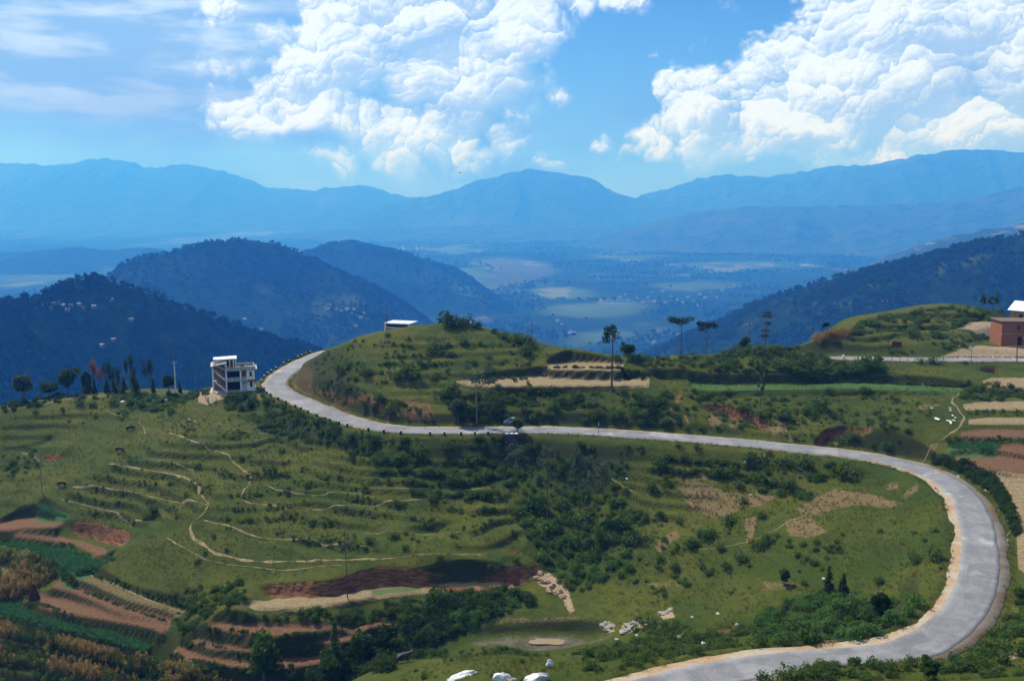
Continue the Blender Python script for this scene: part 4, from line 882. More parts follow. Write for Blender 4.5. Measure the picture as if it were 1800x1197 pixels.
UNDER = [  # outline, count, size range, clumping, leaf
 ([(400,695),(466,693),(520,715),(660,772),(720,772),(640,800),(560,780),(440,745),(390,715)], 420, (.45, 1.1), .25, 'b'),
 ([(640,775),(900,770),(905,850),(860,885),(760,880),(660,850),(620,805)], 560, (.4, 1.0), .35, 'b'),
 ([(430,830),(640,800),(900,880),(910,940),(700,975),(440,960),(360,910)], 520, (.22, .55), .5, 'b'),
 ([(200,815),(330,735),(470,720),(560,780),(430,850),(360,900),(250,930),(110,880)], 560, (.2, .5), .5, 'b'),
 ([(900,775),(1110,785),(1130,900),(1100,1010),(1010,1045),(930,965),(905,880)], 330, (.4, 1.2), .3, 'b'),
 ([(920,800),(1100,800),(1110,1000),(1010,1030),(930,940)], 320, (.4, 1.0), .3, 'l'),
 ([(1110,785),(1480,815),(1420,880),(1300,850),(1160,840)], 330, (.35, .95), .45, 'b'),
 ([(1100,900),(1300,920),(1500,960),(1420,1030),(1200,1060),(1100,1020)], 240, (.3, .8), .55, 'b'),
 ([(1330,1085),(1400,1045),(1470,1035),(1600,1075),(1660,1070),(1600,1115),(1450,1142),(1360,1142)], 480, (.45, 1.2), .15, 'l'),
 ([(1340,1090),(1400,1050),(1470,1040),(1600,1080),(1640,1085),(1450,1138),(1360,1138)], 220, (.5, 1.3), .3, 'd'),
 ([(1020,1150),(1100,1130),(1250,1118),(1400,1132),(1470,1143),(1250,1155),(1120,1180),(1030,1185)], 420, (.4, 1.0), .2, 'b'),
 ([(1110,1085),(1200,1100),(1330,1095),(1340,1115),(1200,1125),(1120,1125)], 160, (.35, .8), .4, 'b'),
 ([(560,1185),(620,1130),(700,1100),(800,1070),(930,1045),(950,1060),(860,1095),(760,1140),(680,1190),(580,1197)], 620, (.5, 1.4), .1, 'd'),
 ([(600,1150),(700,1095),(900,1050),(900,1080),(700,1150)], 200, (.5, 1.1), .3, 'l'),
 ([(430,1080),(590,1075),(720,1050),(900,1040),(910,1052),(740,1075),(600,1096),(430,1092)], 340, (.4, .9), .1, 'b'),
 ([(860,685),(1180,690),(1200,750),(1050,748),(900,745),(850,720)], 420, (.4, 1.2), .25, 'b'),
 ([(780,700),(860,690),(900,740),(800,745)], 160, (.5, 1.3), .15, 'd'),
 ([(540,690),(570,668),(640,690),(760,728),(760,748),(680,744),(590,718)], 260, (.3, .8), .45, 'b'),
 ([(545,645),(575,620),(640,598),(640,660),(600,690),(560,680)], 90, (.25, .7), .2, 'b'),
 ([(600,640),(760,590),(930,605),(940,680),(800,690),(640,690)], 330, (.25, .7), .6, 'b'),
 ([(1190,690),(1500,690),(1680,700),(1600,785),(1420,780),(1200,765)], 480, (.3, .9), .4, 'b'),
 ([(1280,610),(1400,600),(1480,640),(1560,655),(1450,660),(1240,655)], 420, (.5, 1.3), .2, 'b'),
 ([(1100,630),(1280,620),(1300,650),(1130,645)], 200, (.35, .8), .45, 'b'),
 ([(1500,575),(1560,555),(1700,540),(1745,555),(1690,575),(1560,585),(1500,590)], 420, (.4, 1.1), .25, 'b'),
 ([(1560,590),(1740,590),(1700,612),(1560,622)], 160, (.3, .8), .4, 'b'),
 ([(240,698),(330,700),(310,735),(200,735)], 200, (.3, .8), .3, 'l'),
 ([(100,690),(370,684),(370,694),(120,700)], 260, (.35, .9), .2, 'b'),
 ([(0,705),(110,692),(110,706),(0,728)], 110, (.4, .9), .2, 'd'),
 ([(1640,800),(1690,812),(1745,835),(1775,875),(1790,930),(1786,1010),(1772,960),(1762,905),(1730,858),(1690,832),(1640,815)], 420, (.5, .95), .0, 'd'),
 ([(1690,684),(1810,684),(1810,702),(1690,704)], 160, (.5, 1.0), .0, 'b'), ([(1700,719),(1810,719),(1810,730),(1700,730)], 90, (.18, .42), .0, 'b'), ([(1660,768),(1810,768),(1810,779),(1660,779)], 110, (.18, .42), .0, 'b'),
 ([(1215,652),(1450,655),(1720,670),(1715,678),(1450,672),(1215,671)], 260, (.35, .7), .1, 'd'),
 ([(950,655),(1100,652),(1140,656),(1140,664),(950,660)], 90, (.35, .7), .1, 'd'),
 ([(1380,1170),(1450,1160),(1560,1168),(1700,1165),(1810,1120),(1810,1200),(1380,1200)], 260, (.3, .85), .5, 'b'),
 ([(700,1150),(900,1140),(1050,1150),(900,1150)], 110, (.3, .7), .3, 'b'), ([(690,1150),(900,1155),(1040,1170),(1020,1200),(690,1200)], 60, (.25, .6), .5, 'b'),
 ([(165,1008),(250,1037),(340,1053),(335,1062),(250,1046),(165,1014)], 170, (.18, .42), .0, 'b'), ([(34,1054),(140,1091),(285,1115),(280,1128),(140,1100),(40,1066)], 170, (.18, .42), .0, 'b'),
 ([(116,1020),(220,1062),(312,1088),(310,1094),(220,1070),(120,1026)], 110, (.18, .42), .0, 'b'), ([(0,942),(130,955),(168,986),(160,988),(125,962),(0,950)], 130, (.18, .42), .0, 'b'),
 ([(360,1104),(480,1120),(576,1113),(576,1122),(480,1130),(370,1116)], 120, (.18, .42), .0, 'b'), ([(323,1130),(430,1150),(580,1134),(580,1146),(430,1160),(330,1138)], 120, (.18, .42), .0, 'b'), ([(296,1149),(350,1168),(430,1176),(560,1170),(560,1180),(430,1190),(300,1165)], 140, (.18, .42), .0, 'b'),
 ([(300,1050),(430,1020),(430,1060),(340,1110),(310,1120)], 220, (.35, .9), .25, 'b'), ([(0,1120),(300,1180),(420,1197),(0,1205)], 200, (.3, .8), .3, 'l'),
 ([(0,800),(60,790),(70,830),(0,850)], 40, (.4, .8), .4, 'b'), ([(1740,1000),(1810,1030),(1810,1120),(1700,1165),(1750,1090)], 140, (.4, 1.1), .4, 'b'),
]
acc = {'b': ([], []), 'd': ([], []), 'l': ([], [])}
for i, (px, cnt, (s0, s1), cl, kind) in enumerate(UNDER):
    P = zone_points(px, int(cnt * (.55 if s1 > .75 else .8)), cl + .08, 300 + i, {1: (1.05, 41), 2: (1.05, 41), 3: (1.2, 43), 6: (1.2, 45), 7: (1.2, 45), 19: (1.3, 47)}.get(i)); r = np.random.default_rng(i)
    acc[kind][0].append(P - [0, 0, .05]); acc[kind][1].append(s0 + (s1 - s0) * r.random(len(P)) ** 2)
for kind, meshes, lab in (('b', BUSH, 'low green scrub covering the slopes'), ('d', BUSHD, 'dark scrub in the gullies and hedges'), ('l', BUSHB, 'bright leafy scrub in the damp hollows')):
    P = np.vstack(acc[kind][0]); S = np.concatenate(acc[kind][1]); pick = rs.integers(0, len(meshes), len(P))
    for k, me in enumerate(meshes): stuff('scrub', lab, me, P[pick == k], S[pick == k])
# grass tufts
def tuft_mesh(seed, mat, n=14, h=1.0, spread=.5):
    r = np.random.default_rng(seed); V = []; Q = []
    for k in range(n):
        a = r.random() * 6.28; b0 = np.array([math.cos(a), math.sin(a), 0]) * spread * r.random(); lean = np.array([math.cos(a), math.sin(a), 0]) * (.2 + .5 * r.random()) * h
        w = np.array([-math.sin(a), math.cos(a), 0]) * .09 * h; hh = h * (.6 + .6 * r.random())
        i = len(V); V += [b0 - w, b0 + w, b0 + lean + [0, 0, hh] + w * .2, b0 + lean + [0, 0, hh] - w * .2]; Q.append([i, i + 1, i + 2, i + 3])
    return mesh_np('tuft', np.array(V), np.array(Q), mat, smooth=False)
TUFT = [tuft_mesh(5 + i, lm_grass) for i in range(2)]
for k, px in enumerate(([(0,735),(200,705),(400,700),(560,760),(900,770),(930,960),(880,1010),(440,1020),(330,1045),(170,1000),(250,950),(60,895),(0,930)], [(1000,775),(1500,810),(1660,870),(1680,1000),(1640,1060),(1450,1120),(1100,1120),(1020,1000)], [(560,720),(580,650),(690,592),(900,592),(1100,632),(1450,625),(1700,660),(1640,770),(1400,770),(900,740)], [(690,1160),(850,1150),(1050,1160),(1100,1195),(700,1200)], [(1400,1175),(1810,1160),(1810,1205),(1400,1205)])):
    P = zone_points(px, (7000, 4500, 4000, 1200, 700)[k], .38, 700 + k)
    soilm = np.maximum.reduce([MASK[q] for q in ('soil', 'tan', 'pale', 'mud')]); P = P[hz(P[:, 0], P[:, 1], soilm) < .3]
    S = .14 + .26 * rs.random(len(P)) ** 2; j = rs.integers(0, 2, len(P))
    for q in range(2): stuff('grass', 'tufts of rough grass on the open slopes', TUFT[q], P[j == q], S[j == q])
# rough grass creeping over the road edges
RE = []
for side in (-1, 1):
    for rc, w in ((road_c, w_l), (road2_c, np.full(300, 3.0))):
        T = np.gradient(rc[:, :2], axis=0); T /= np.linalg.norm(T, axis=1)[:, None]; N = np.stack([T[:, 1], -T[:, 0]], 1)
        k = rs.integers(5, len(rc) - 5, 1500); off = side * (w[k] - .15 + .9 * rs.random(1500)); q = rc[k, :2] + N[k] * off[:, None] + rs.normal(size=(1500, 2)) * .15
        RE.append(np.c_[q, hz(q[:, 0], q[:, 1])])
RE = np.vstack(RE); stuff('grass', 'rough grass along the road edges', TUFT[0], RE, .15 + .22 * rs.random(len(RE)))
# maize and low crops
def maize_mesh(seed, mat):
    r = np.random.default_rng(seed); parts = [tube([(0, 0, 0), (.03, .02, 1.0), (.05, .05, 2.0)], (.025, .02, .01), 3)]
    V = []; Q = []
    for k in range(8):
        a = r.random() * 6.28; z0 = .4 + 1.3 * k / 8; d = np.array([math.cos(a), math.sin(a), 0]); w = np.array([-math.sin(a), math.cos(a), 0]) * .06
        L_ = .45 + .35 * r.random(); p0 = np.array([0, 0, z0]); p1 = p0 + d * L_ * .6 + [0, 0, .22]; p2 = p0 + d * L_ + [0, 0, -.15 - .25 * r.random()]
        i = len(V); V += [p0 - w * .6, p0 + w * .6, p1 + w, p1 - w, p2 + w * .3, p2 - w * .3]; Q += [[i, i + 1, i + 2, i + 3], [i + 3, i + 2, i + 4, i + 5]]
    parts.append((np.array(V), np.array(Q)))
    V, Q = join(parts); return mesh_np('maize', V, Q, mat, smooth=False)
MZ = [maize_mesh(1, lm_maize), maize_mesh(2, lm_maizeg), maize_mesh(3, lm_maize)]
PM = np.vstack([zone_points(px, c_, .15, 800 + i) for i, (px, c_) in enumerate(zip(MAIZE_PX, (700, 900, 900)))])
sel = (fbm(PM[:, 0] / 9, PM[:, 1] / 9, 3, 33) + .5 * rs.normal(size=len(PM)) * .5)
stuff('maize', 'dry brown maize standing on the lower left terraces', MZ[0], PM[sel > .0], .7 + .35 * rs.random(int((sel > .0).sum())))
stuff('maize', 'green maize on the lower left terraces', MZ[1], PM[sel <= .0], .6 + .35 * rs.random(int((sel <= .0).sum())))
PMR = zone_points([(1425,600),(1470,588),(1500,586),(1495,598),(1440,610)], 260, 0, 850)
stuff('maize', 'dry maize on the right skyline', MZ[2], PMR, .6 + .4 * rs.random(len(PMR)))
CROP = tuft_mesh(31, lm_crop, 22, .8, .8)
PC = np.vstack([zone_points(px, c_, .0, 860 + i) for i, (px, c_) in enumerate(((([(-5,951),(70,958),(130,968),(165,986),(205,979),(170,1001),(125,1016),(108,1010),(103,992),(60,968),(-5,956)]), 900), (([(-5,1063),(34,1054),(40,1067),(70,1085),(140,1101),(200,1114),(270,1132),(250,1145),(180,1123),(100,1105),(30,1085),(-5,1077)]), 1100), (([(64,891),(75,888),(118,910),(85,907)]), 120), (([(1666,786),(1690,779),(1757,781),(1750,793)]), 170)))])
stuff('crop', 'low leafy green crop on the terrace edges', CROP, PC, .35 + .3 * rs.random(len(PC)))

# ---- single bushes
def copy_tree(o, parent=None):
    c_ = o.copy(); COL.objects.link(c_); c_.parent = parent
    for ch in o.children: copy_tree(ch, c_)
    return c_
def bush(u, v, wpx, meshes, label, group, name='bush', tall=1.0):
    p_ = drop(u, v); d = p_[1]; s = wpx * d / F / 2 / .95
    for rc in (road_c, road2_c):                       # keep clear of the roadway
        i_ = int(np.argmin(np.hypot(rc[:, 0] - p_[0], rc[:, 1] - p_[1]))); dv = p_[:2] - rc[i_, :2]; dd_ = np.hypot(*dv)
        if dd_ < 3.3 + s * .8 and 0 < i_ < len(rc) - 1: p_[:2] = rc[i_, :2] + dv / (dd_ + 1e-6) * (3.3 + s * .8); p_[2] = float(hz(p_[0], p_[1])[0])
    o_ = bpy.data.objects.new(name, meshes[rs.integers(0, len(meshes))]); link(o_)
    o_.location = (p_[0], p_[1], p_[2] - .06 * s); o_.rotation_euler = (0, 0, rs.random() * 6.28); o_.scale = (s, s, s * tall * (.85 + .3 * rs.random()))
    return tag(o_, label, 'bush', group)
BL = [
 ('dark bush on the rounded top of the grassy knoll', 'bushes on the knoll top', BUSHD, [(790,573,44),(815,574,40),(838,577,24),(868,586,18)]),
 ('bush on the right shoulder of the grassy knoll', 'bushes on the knoll shoulder', BUSH, [(882,594,24),(905,600,28),(926,608,38),(925,625,34),(938,612,20)]),
 ('spreading bush on the grassy face of the knoll', 'bushes on the knoll face', BUSH, [(770,612,30),(756,620,24),(818,606,26),(793,626,18),(612,645,24),(602,655,28),(642,658,32),(715,662,50),(694,668,26),(735,640,16),(668,702,28),(642,712,24),(690,726,28),(772,700,30),(792,690,32),(762,668,22),(830,640,16),(860,630,18),(625,668,18),(680,592,14)]),
 ('round bush on the grass spur below the hairpin', 'bushes on the grass spur', BUSH, [(472,832,30),(498,838,18),(540,856,20),(575,842,18),(596,838,14),(495,795,18),(345,820,16),(300,852,18),(270,900,26),(262,912,20),(330,872,16),(235,920,14),(440,915,14),(375,943,14),(398,968,14),(345,990,18),(360,975,14),(425,808,14),(620,800,24),(650,800,20)]),
 ('bush among the contour tracks below the road', 'bushes among the contour tracks', BUSH, [(700,812,34),(740,800,38),(790,790,36),(830,815,40),(765,835,34),(720,850,28),(800,850,34),(850,840,30),(680,830,22),(640,862,18),(760,880,28),(700,890,24),(820,880,22),(855,895,18),(690,945,26),(652,955,24),(712,965,20),(800,945,20),(770,985,18),(905,985,22)]),
 ('bush in the tree-grown gully under the culvert', 'bushes in the gully', BUSH + BUSHB, [(935,900,46),(960,930,44),(905,905,34),(985,890,38),(1020,920,42),(1060,950,46),(1090,930,36),(1110,955,40),(1000,960,40),(960,985,38),(1040,985,36),(940,945,36),(1080,890,30),(1010,1005,30),(1075,1000,30),(1110,1000,26)]),
 ('bush on the open grass just under the long road', 'bushes under the road', BUSH, [(1155,818,34),(1195,785,16),(1228,790,18),(1255,818,36),(1170,808,24),(1330,812,40),(1352,800,16),(1370,822,36),(1405,822,44),(1490,838,50),(1278,838,36),(1330,850,40),(1340,865,30),(1385,858,44),(1372,872,24),(1298,855,24),(1145,860,26),(1170,855,24),(1304,886,24),(1335,910,26),(1260,835,30)]),
 ('bush in the grassy bowl inside the road loop', 'bushes in the bowl', BUSH, [(1280,925,40),(1240,945,36),(1215,960,34),(1265,965,26),(1350,950,34),(1330,965,36),(1300,985,34),(1275,1000,26),(1245,1010,20),(1225,960,22),(1410,960,16),(1435,968,18),(1545,935,14),(1570,920,10),(1605,938,12),(1640,935,18),(1625,952,14),(1640,985,44),(1610,990,34),(1545,1025,28),(1655,1000,12),(1185,1000,30),(1160,985,22),(1480,940,12)]),
 ('leafy bush in the thicket beside the lower road bend', 'bushes in the bend thicket', BUSHB, [(1505,1065,46),(1480,1080,50),(1530,1090,44),(1560,1065,36),(1600,1060,40),(1590,1100,44),(1545,1120,46),(1500,1125,44),(1450,1110,44),(1420,1130,46),(1390,1110,36),(1640,1070,44),(1620,1085,36),(1470,1055,36)]),
 ('bush in the scrub between pool and lower road', 'bushes above the lower road', BUSH, [(1180,1130,34),(1150,1150,36),(1100,1155,40),(1060,1160,38),(1230,1128,36),(1280,1135,42),(1330,1135,44),(1370,1135,30),(1390,1140,40),(1440,1145,40),(1200,1150,30),(1120,1172,26),(1090,1178,22),(1150,1165,18),(1040,1175,30),(1140,1100,34),(1170,1115,30)]),
 ('bush on the near bank in front of the lower road', 'bushes on the near bank', BUSH, [(1395,1195,60),(1350,1200,40),(1450,1190,40),(1500,1186,36),(1560,1180,30),(1590,1178,30),(1655,1178,26),(1395,1186,48),(1365,1190,30),(1445,1172,36),(1470,1168,40),(1442,1192,30),(1505,1168,26),(1605,1170,30),(1680,1168,36),(1730,1172,40),(1785,1150,56),(1760,1165,40),(1790,1190,30),(1632,1200,34),(1770,1120,34),(1790,1100,36),(1720,1180,24)]),
 ('dark bush in the wooded hollow left of the pool', 'bushes in the hollow', BUSHD, [(640,1130,48),(680,1120,50),(720,1105,46),(760,1080,50),(800,1060,46),(770,1060,54),(830,1075,40),(860,1070,40),(700,1140,44),(660,1160,46),(620,1175,44),(730,1130,40),(870,1055,38),(905,1050,36),(930,1055,30),(780,1105,34),(550,1190,40),(510,1192,34),(590,1165,40)]),
 ('bush on the bank above the long straight road', 'bushes above the road', BUSH, [(1010,705,34),(1040,715,34),(980,712,30),(1120,700,30),(1150,712,32),(1090,730,28),(1050,738,22),(960,690,26),(1380,735,40),(1420,728,36),(1445,722,44),(1310,725,26),(1340,735,26),(1240,700,24),(1550,738,18),(1500,770,30),(1480,778,24),(1560,790,26),(1335,695,20),(1460,690,22),(1520,690,26)]),
 ('bush along the ridge crest beside the tall thin trees', 'bushes along the crest', BUSH, [(1105,628,30),(1120,632,26),(1085,632,22),(1140,630,14),(1245,642,26),(1215,624,12),(1270,622,14),(1300,618,24),(1330,626,38),(1365,622,36),(1395,630,34),(1330,645,34),(1370,648,36),(1415,642,30),(1440,655,34),(1475,645,30),(1500,655,30),(1525,648,44),(1545,655,36),(1310,612,18),(1400,655,26)]),
 ('bush beside the upper road near the brick house', 'bushes by the upper road', BUSH, [(1640,637,30),(1615,640,18),(1695,640,12),(1578,628,10),(1510,580,26),(1535,575,30),(1560,565,20),(1600,590,26),(1650,595,26),(1620,560,14),(1690,568,22),(1740,565,20),(1725,555,18),(1755,550,18)]),
 ('bush by the field track at the left skyline', 'bushes by the field track', BUSH, [(140,712,22),(110,722,12),(62,726,14),(160,715,20),(200,712,24),(230,710,20),(250,715,18),(275,722,24),(300,728,20),(168,735,12),(122,742,8),(145,745,8),(270,698,14),(215,738,10),(20,815,18),(30,805,12),(65,818,14)]),
 ('bush at the outer edge of the hairpin road', 'bushes at the hairpin', BUSHD, [(517,636,17),(538,630,18),(553,626,14),(540,622,12),(430,700,26),(410,705,30),(445,715,30),(470,712,26),(500,722,28),(530,735,28),(560,748,26),(590,760,26),(620,775,28),(660,778,28),(480,735,24),(425,722,24)]),
]
ORD = ['first', 'second', 'third', 'fourth', 'fifth', 'sixth', 'seventh', 'eighth', 'ninth', 'tenth', 'eleventh', 'twelfth', 'thirteenth', 'fourteenth', 'fifteenth', 'sixteenth', 'seventeenth', 'eighteenth', 'nineteenth', 'twentieth', 'twenty-first', 'twenty-second', 'twenty-third', 'twenty-fourth', 'twenty-fifth']
OPEN = ('bushes on the knoll top', 'bushes on the knoll shoulder', 'bushes on the knoll face', 'bushes on the grass spur', 'bushes under the road', 'bushes in the bowl', 'bushes by the field track', 'bushes by the upper road', 'bushes on the near bank')
for lab, grp, ms, L_ in BL:
    for k_, (u, v, w) in enumerate(sorted(L_)): bush(u, v, w, ms, lab + ', %s from the left' % ORD[k_] if grp in OPEN else lab, grp)

# ---- trees
def tree_obj(name, trunk_parts, crown, crown_mat, bark_m, label, cat='tree', group=None, crown2=None):
    e = link(bpy.data.objects.new(name, None)); e.empty_display_size = .3
    tr = bpy.data.objects.new('trunk', mesh_np('trunk', *join(trunk_parts), bark_m)); link(tr, e)
    cr = bpy.data.objects.new('crown', mesh_np('crown', *crown, crown_mat, smooth=False)); link(cr, e)
    if crown2: link(bpy.data.objects.new('crown_tip', mesh_np('crown_tip', *crown2[0], crown2[1], smooth=False)), e)
    return tag(e, label, cat, group)
def limbs(r, h, z0, z1, n_, reach, rad):
    out = []
    for k in range(n_):
        z = z0 + (z1 - z0) * (k + .5) / n_; a = r.random() * 6.28 + k * 2.4; d = np.array([math.cos(a), math.sin(a), 0]); L_ = reach * (.7 + .5 * r.random())
        out.append(([(0, 0, z), tuple(d * L_ * .5 + [0, 0, z + L_ * .28]), tuple(d * L_ + [0, 0, z + L_ * .5])], (rad, rad * .6, rad * .25)))
    return out
def make_tree(kind, h, w, seed, label, group=None, mat=None):
    r = np.random.default_rng(seed); lean = r.normal(size=2) * .02 * h
    trunk = lambda top, r0, r1: tube([(0, 0, -.4), (0, 0, .15), (lean[0] * .4, lean[1] * .4, top * .5), (lean[0], lean[1], top)], (r0 * 1.3, r0, (r0 + r1) / 2, r1), 8)
    if kind == 'round':
        L_ = limbs(r, h, h * .3, h * .75, 7, w * .32, .05 * h ** .5); parts = [trunk(h * .8, .03 * h, .012 * h)] + [tube(p_, q, 5) for p_, q in L_]
        lobes = [(p_[2][0], p_[2][1], p_[2][2] + .04 * h, w * .2, w * .2, h * .13) for p_, q in L_] + [(lean[0], lean[1], h * .82, w * .26, w * .26, h * .16), (0, 0, h * .55, w * .3, w * .3, h * .2)]
        lobes += [(w * .36 * math.cos(a) * r.random() ** .3, w * .36 * math.sin(a) * r.random() ** .3, h * (.42 + .4 * r.random()), w * .17, w * .17, h * .11) for a in r.random(8) * 6.28]
        return tree_obj('broadleaf_tree', parts, leaf_cloud(r, lobes, 1500, .028 * h + .10), mat or lm_bush, bark, label, group=group)
    if kind == 'umbrella':
        L_ = limbs(r, h, h * .72, h * .92, 6, w * .45, .02 * h ** .7); parts = [trunk(h * .95, .017 * h, .008 * h)] + [tube(p_, q, 4) for p_, q in L_]
        lobes = [(p_[2][0], p_[2][1], min(p_[2][2], h * .95), w * .22, w * .22, h * .08) for p_, q in L_] + [(lean[0], lean[1], h * .93, w * .3, w * .3, h * .09)]
        return tree_obj('umbrella_pine', parts, leaf_cloud(r, lobes, 900, .16), mat or lm_pine, bark, label, group=group)
    if kind == 'tier':
        parts = [trunk(h * .97, .016 * h, .006 * h)]; lobes = []
        for z, f in ((.96, .8), (.88, 1), (.70, .75), (.52, .6), (.40, .9)):
            for k in range(4):
                a = r.random() * 6.28; d = w * .3 * f * r.random() ** .5; lobes.append((math.cos(a) * d, math.sin(a) * d, h * z, w * .2 * f, w * .2 * f, h * .035))
                parts.append(tube([(0, 0, h * z - .3), (math.cos(a) * d, math.sin(a) * d, h * z)], (.04, .02), 3))
        return tree_obj('tiered_pine', parts, leaf_cloud(r, lobes, 750, .13), mat or lm_pine, bark, label, group=group)
    if kind == 'silky':
        L_ = limbs(r, h, h * .45, h * .95, 12, w * .34, .02 * h ** .6); parts = [trunk(h * .98, .0085 * h, .004 * h)] + [tube(p_, q, 4) for p_, q in L_]
        lobes = [(p_[2][0], p_[2][1], min(p_[2][2], h), w * .2, w * .2, h * .07) for p_, q in L_] + [(lean[0], lean[1], h * .95, w * .2, w * .2, h * .07)]
        return tree_obj('silky_oak_tree', parts, leaf_cloud(r, lobes, 1300, .17, shell=.1), mat or lm_grey, bark, label, group=group)
    if kind == 'spread':
        L_ = limbs(r, h, h * .6, h * .9, 9, w * .42, .02 * h ** .6); parts = [trunk(h * .93, .016 * h, .007 * h)] + [tube(p_, q, 4) for p_, q in L_]
        lobes = [(p_[2][0], p_[2][1], min(p_[2][2], h * .97), w * .2, w * .2, h * .06) for p_, q in L_]
        return tree_obj('spreading_tree', parts, leaf_cloud(r, lobes, 1300, .17, shell=.2), mat or lm_grey, bark_pale, label, group=group)
    if kind == 'bare':
        L_ = limbs(r, h, h * .65, h * .95, 9, w * .4, .012 * h ** .6); parts = [trunk(h * .97, .009 * h, .004 * h)] + [tube(p_, q, 4) for p_, q in L_]
        lobes = [(p_[2][0], p_[2][1], p_[2][2], w * .16, w * .16, h * .05) for p_, q in L_]
        return tree_obj('sparse_tree', parts, leaf_cloud(r, lobes, 520, .13, shell=.05), mat or lm_grey, bark, label, group=group)
    if kind == 'cone':
        parts = [trunk(h * .95, .02 * h, .005 * h)]; lobes = []
        for z in np.linspace(.1, .93, 8):
            f = (1 - z) * .9 + .14
            for k in range(3): a = r.random() * 6.28; d = w * .22 * f; lobes.append((math.cos(a) * d, math.sin(a) * d, h * z, w * .34 * f, w * .34 * f, h * .09))
        return tree_obj('conifer_tree', parts, leaf_cloud(r, lobes, 800, .022 * h + .07), mat or lm_dark, bark, label, group=group)
def plant(e, u, v, depth=None):
    p_ = drop(u, v) if depth is None else None
    if p_ is None:
        q = at_y(u, v, depth); p_ = np.array([q[0], q[1], float(hz(q[0], q[1])[0])])
    e.location = p_; e.rotation_euler = (0, 0, rs.random() * 6.28); return e
def tree_at(kind, u, vb, vt, wpx, seed, label, mat=None, depth=None, group=None):
    """stands where its foot is seen; height and spread follow from its size in the photograph"""
    if depth is None:
        p_ = drop(u, vb)
    else:
        q = at_y(u, vb, depth); p_ = np.array([q[0], q[1], float(hz(q[0], q[1])[0])])
    top = at_y(u, vt, p_[1]); h = max(1.5, top[2] - p_[2]); w = wpx * p_[1] / F
    e = make_tree(kind, h, w, seed, label, group, mat); e.location = p_; return e
tree_at('round', 42, 706, 657, 34, 1, 'pale round tree standing alone at the left end of the skyline', lm_grey)
tree_at('round', 86, 697, 673, 36, 2, 'broad low dark tree left of the biggest skyline tree', lm_dark)
tree_at('round', 120, 692, 646, 40, 3, 'biggest dark round tree beside the farmhouse roof', lm_dark)
tree_at('round', 153, 690, 648, 18, 4, 'small dark tree directly behind the farmhouse roof', lm_dark, depth=247)
for i, (u, vb, vt, w, lab) in enumerate([(152,692,662,12,'slim dark conifer in front of the farmhouse wall'),(166,692,667,11,'short dark conifer at the right end of the farmhouse'),(188,690,661,14,'leftmost conifer of the dark clump right of the farmhouse'),(201,690,663,15,'second conifer of the dark clump right of the farmhouse'),(218,690,661,19,'widest conifer of the dark clump right of the farmhouse'),(237,691,648,23,'tallest conifer of the dark clump right of the farmhouse'),(270,691,666,9,'narrow lone conifer between clump and concrete pole'),(316,690,669,9,'tiny conifer just right of the concrete pole')]):
    tree_at('cone', u, vb, vt, w, 20 + i, lab)
tree_at('round', 297, 691, 657, 24, 31, 'dark upright tree left of the concrete pole', lm_dark)
for i, (u, vt, w, lab, mt) in enumerate([(170,632,18,'thin reddish bare-looking tree top above the farmhouse',lm_rust),(190,638,18,'thin tree top right of the reddish one above the farmhouse',lm_pine),(207,645,15,'lowest thin tree top behind the conifer clump',lm_pine),(230,626,15,'tallest thin tree top behind the conifer clump',lm_pine),(263,632,17,'thin tufted tree top left of the concrete pole',lm_pine)]):
    tree_at('umbrella', u, 690, vt, w, 40 + i, lab, mt, depth=252)
tree_at('umbrella', 1075, 684, 572, 26, 50, 'tall thin pine rising from the tan strip field')
tree_at('umbrella', 1197, 622, 558, 38, 51, 'wide umbrella pine on the ridge crest', depth=212)
tree_at('umbrella', 1241, 620, 567, 28, 52, 'smaller umbrella pine right of the wide one', depth=213)
tree_at('tier', 1345, 612, 547, 28, 53, 'tiered pine with stacked tufts on the ridge crest', depth=216)
tree_at('round', 1308, 614, 592, 20, 54, 'small dark round tree left of the crest pole', lm_dark, depth=215)
tree_at('round', 1103, 632, 604, 26, 55, 'dark shrubby tree right of the thin pine on the crest', lm_dark)
tree_at('spread', 838, 742, 645, 62, 56, 'silvery spreading tree at the road cut under the knoll')
tree_at('round', 806, 746, 700, 34, 57, 'small pale tree left of the silvery spreading tree', lm_grey)
tree_at('round', 824, 747, 708, 28, 58, 'low pale tree just left of the silvery tree trunk', lm_bush)
tree_at('silky', 910, 868, 790, 44, 60, 'leftmost slender grey-green tree in the gully')
tree_at('silky', 962, 918, 786, 46, 61, 'second slender grey-green tree in the gully, tall bare trunk')
tree_at('silky', 1019, 910, 793, 38, 62, 'narrow grey-green tree between two others in the gully')
tree_at('silky', 1049, 932, 806, 60, 63, 'widest grey-green tree at the right of the gully')
tree_at('round', 909, 762, 733, 24, 64, 'small leafy sapling beside the culvert on the road', lm_bush)
tree_at('bare', 611, 1052, 940, 44, 65, 'thin sparse tree rising from the tan strip terrace')
tree_at('bare', 868, 1020, 995, 26, 66, 'little grey sapling against the red earth scarp')
tree_at('round', 466, 1215, 1112, 66, 67, 'large bushy tree at the bottom edge before the brown terraces', lm_bush)
t_ = tree_at('cone', 590, 1185, 1088, 34, 68, 'dark upright tree with rusty tip right of the brown terraces', lm_bush)
tree_at('round', 578, 1215, 1150, 60, 69, 'dark round tree at the bottom edge below the rusty-tipped tree', lm_dark)
tree_at('round', 640, 1180, 1115, 52, 70, 'dark round tree right of the rusty-tipped tree', lm_dark)
tree_at('cone', 1456, 1046, 994, 26, 71, 'taller dark conifer in the thicket by the road bend')
tree_at('cone', 1482, 1046, 1006, 26, 72, 'shorter dark conifer right of the taller one in the thicket')
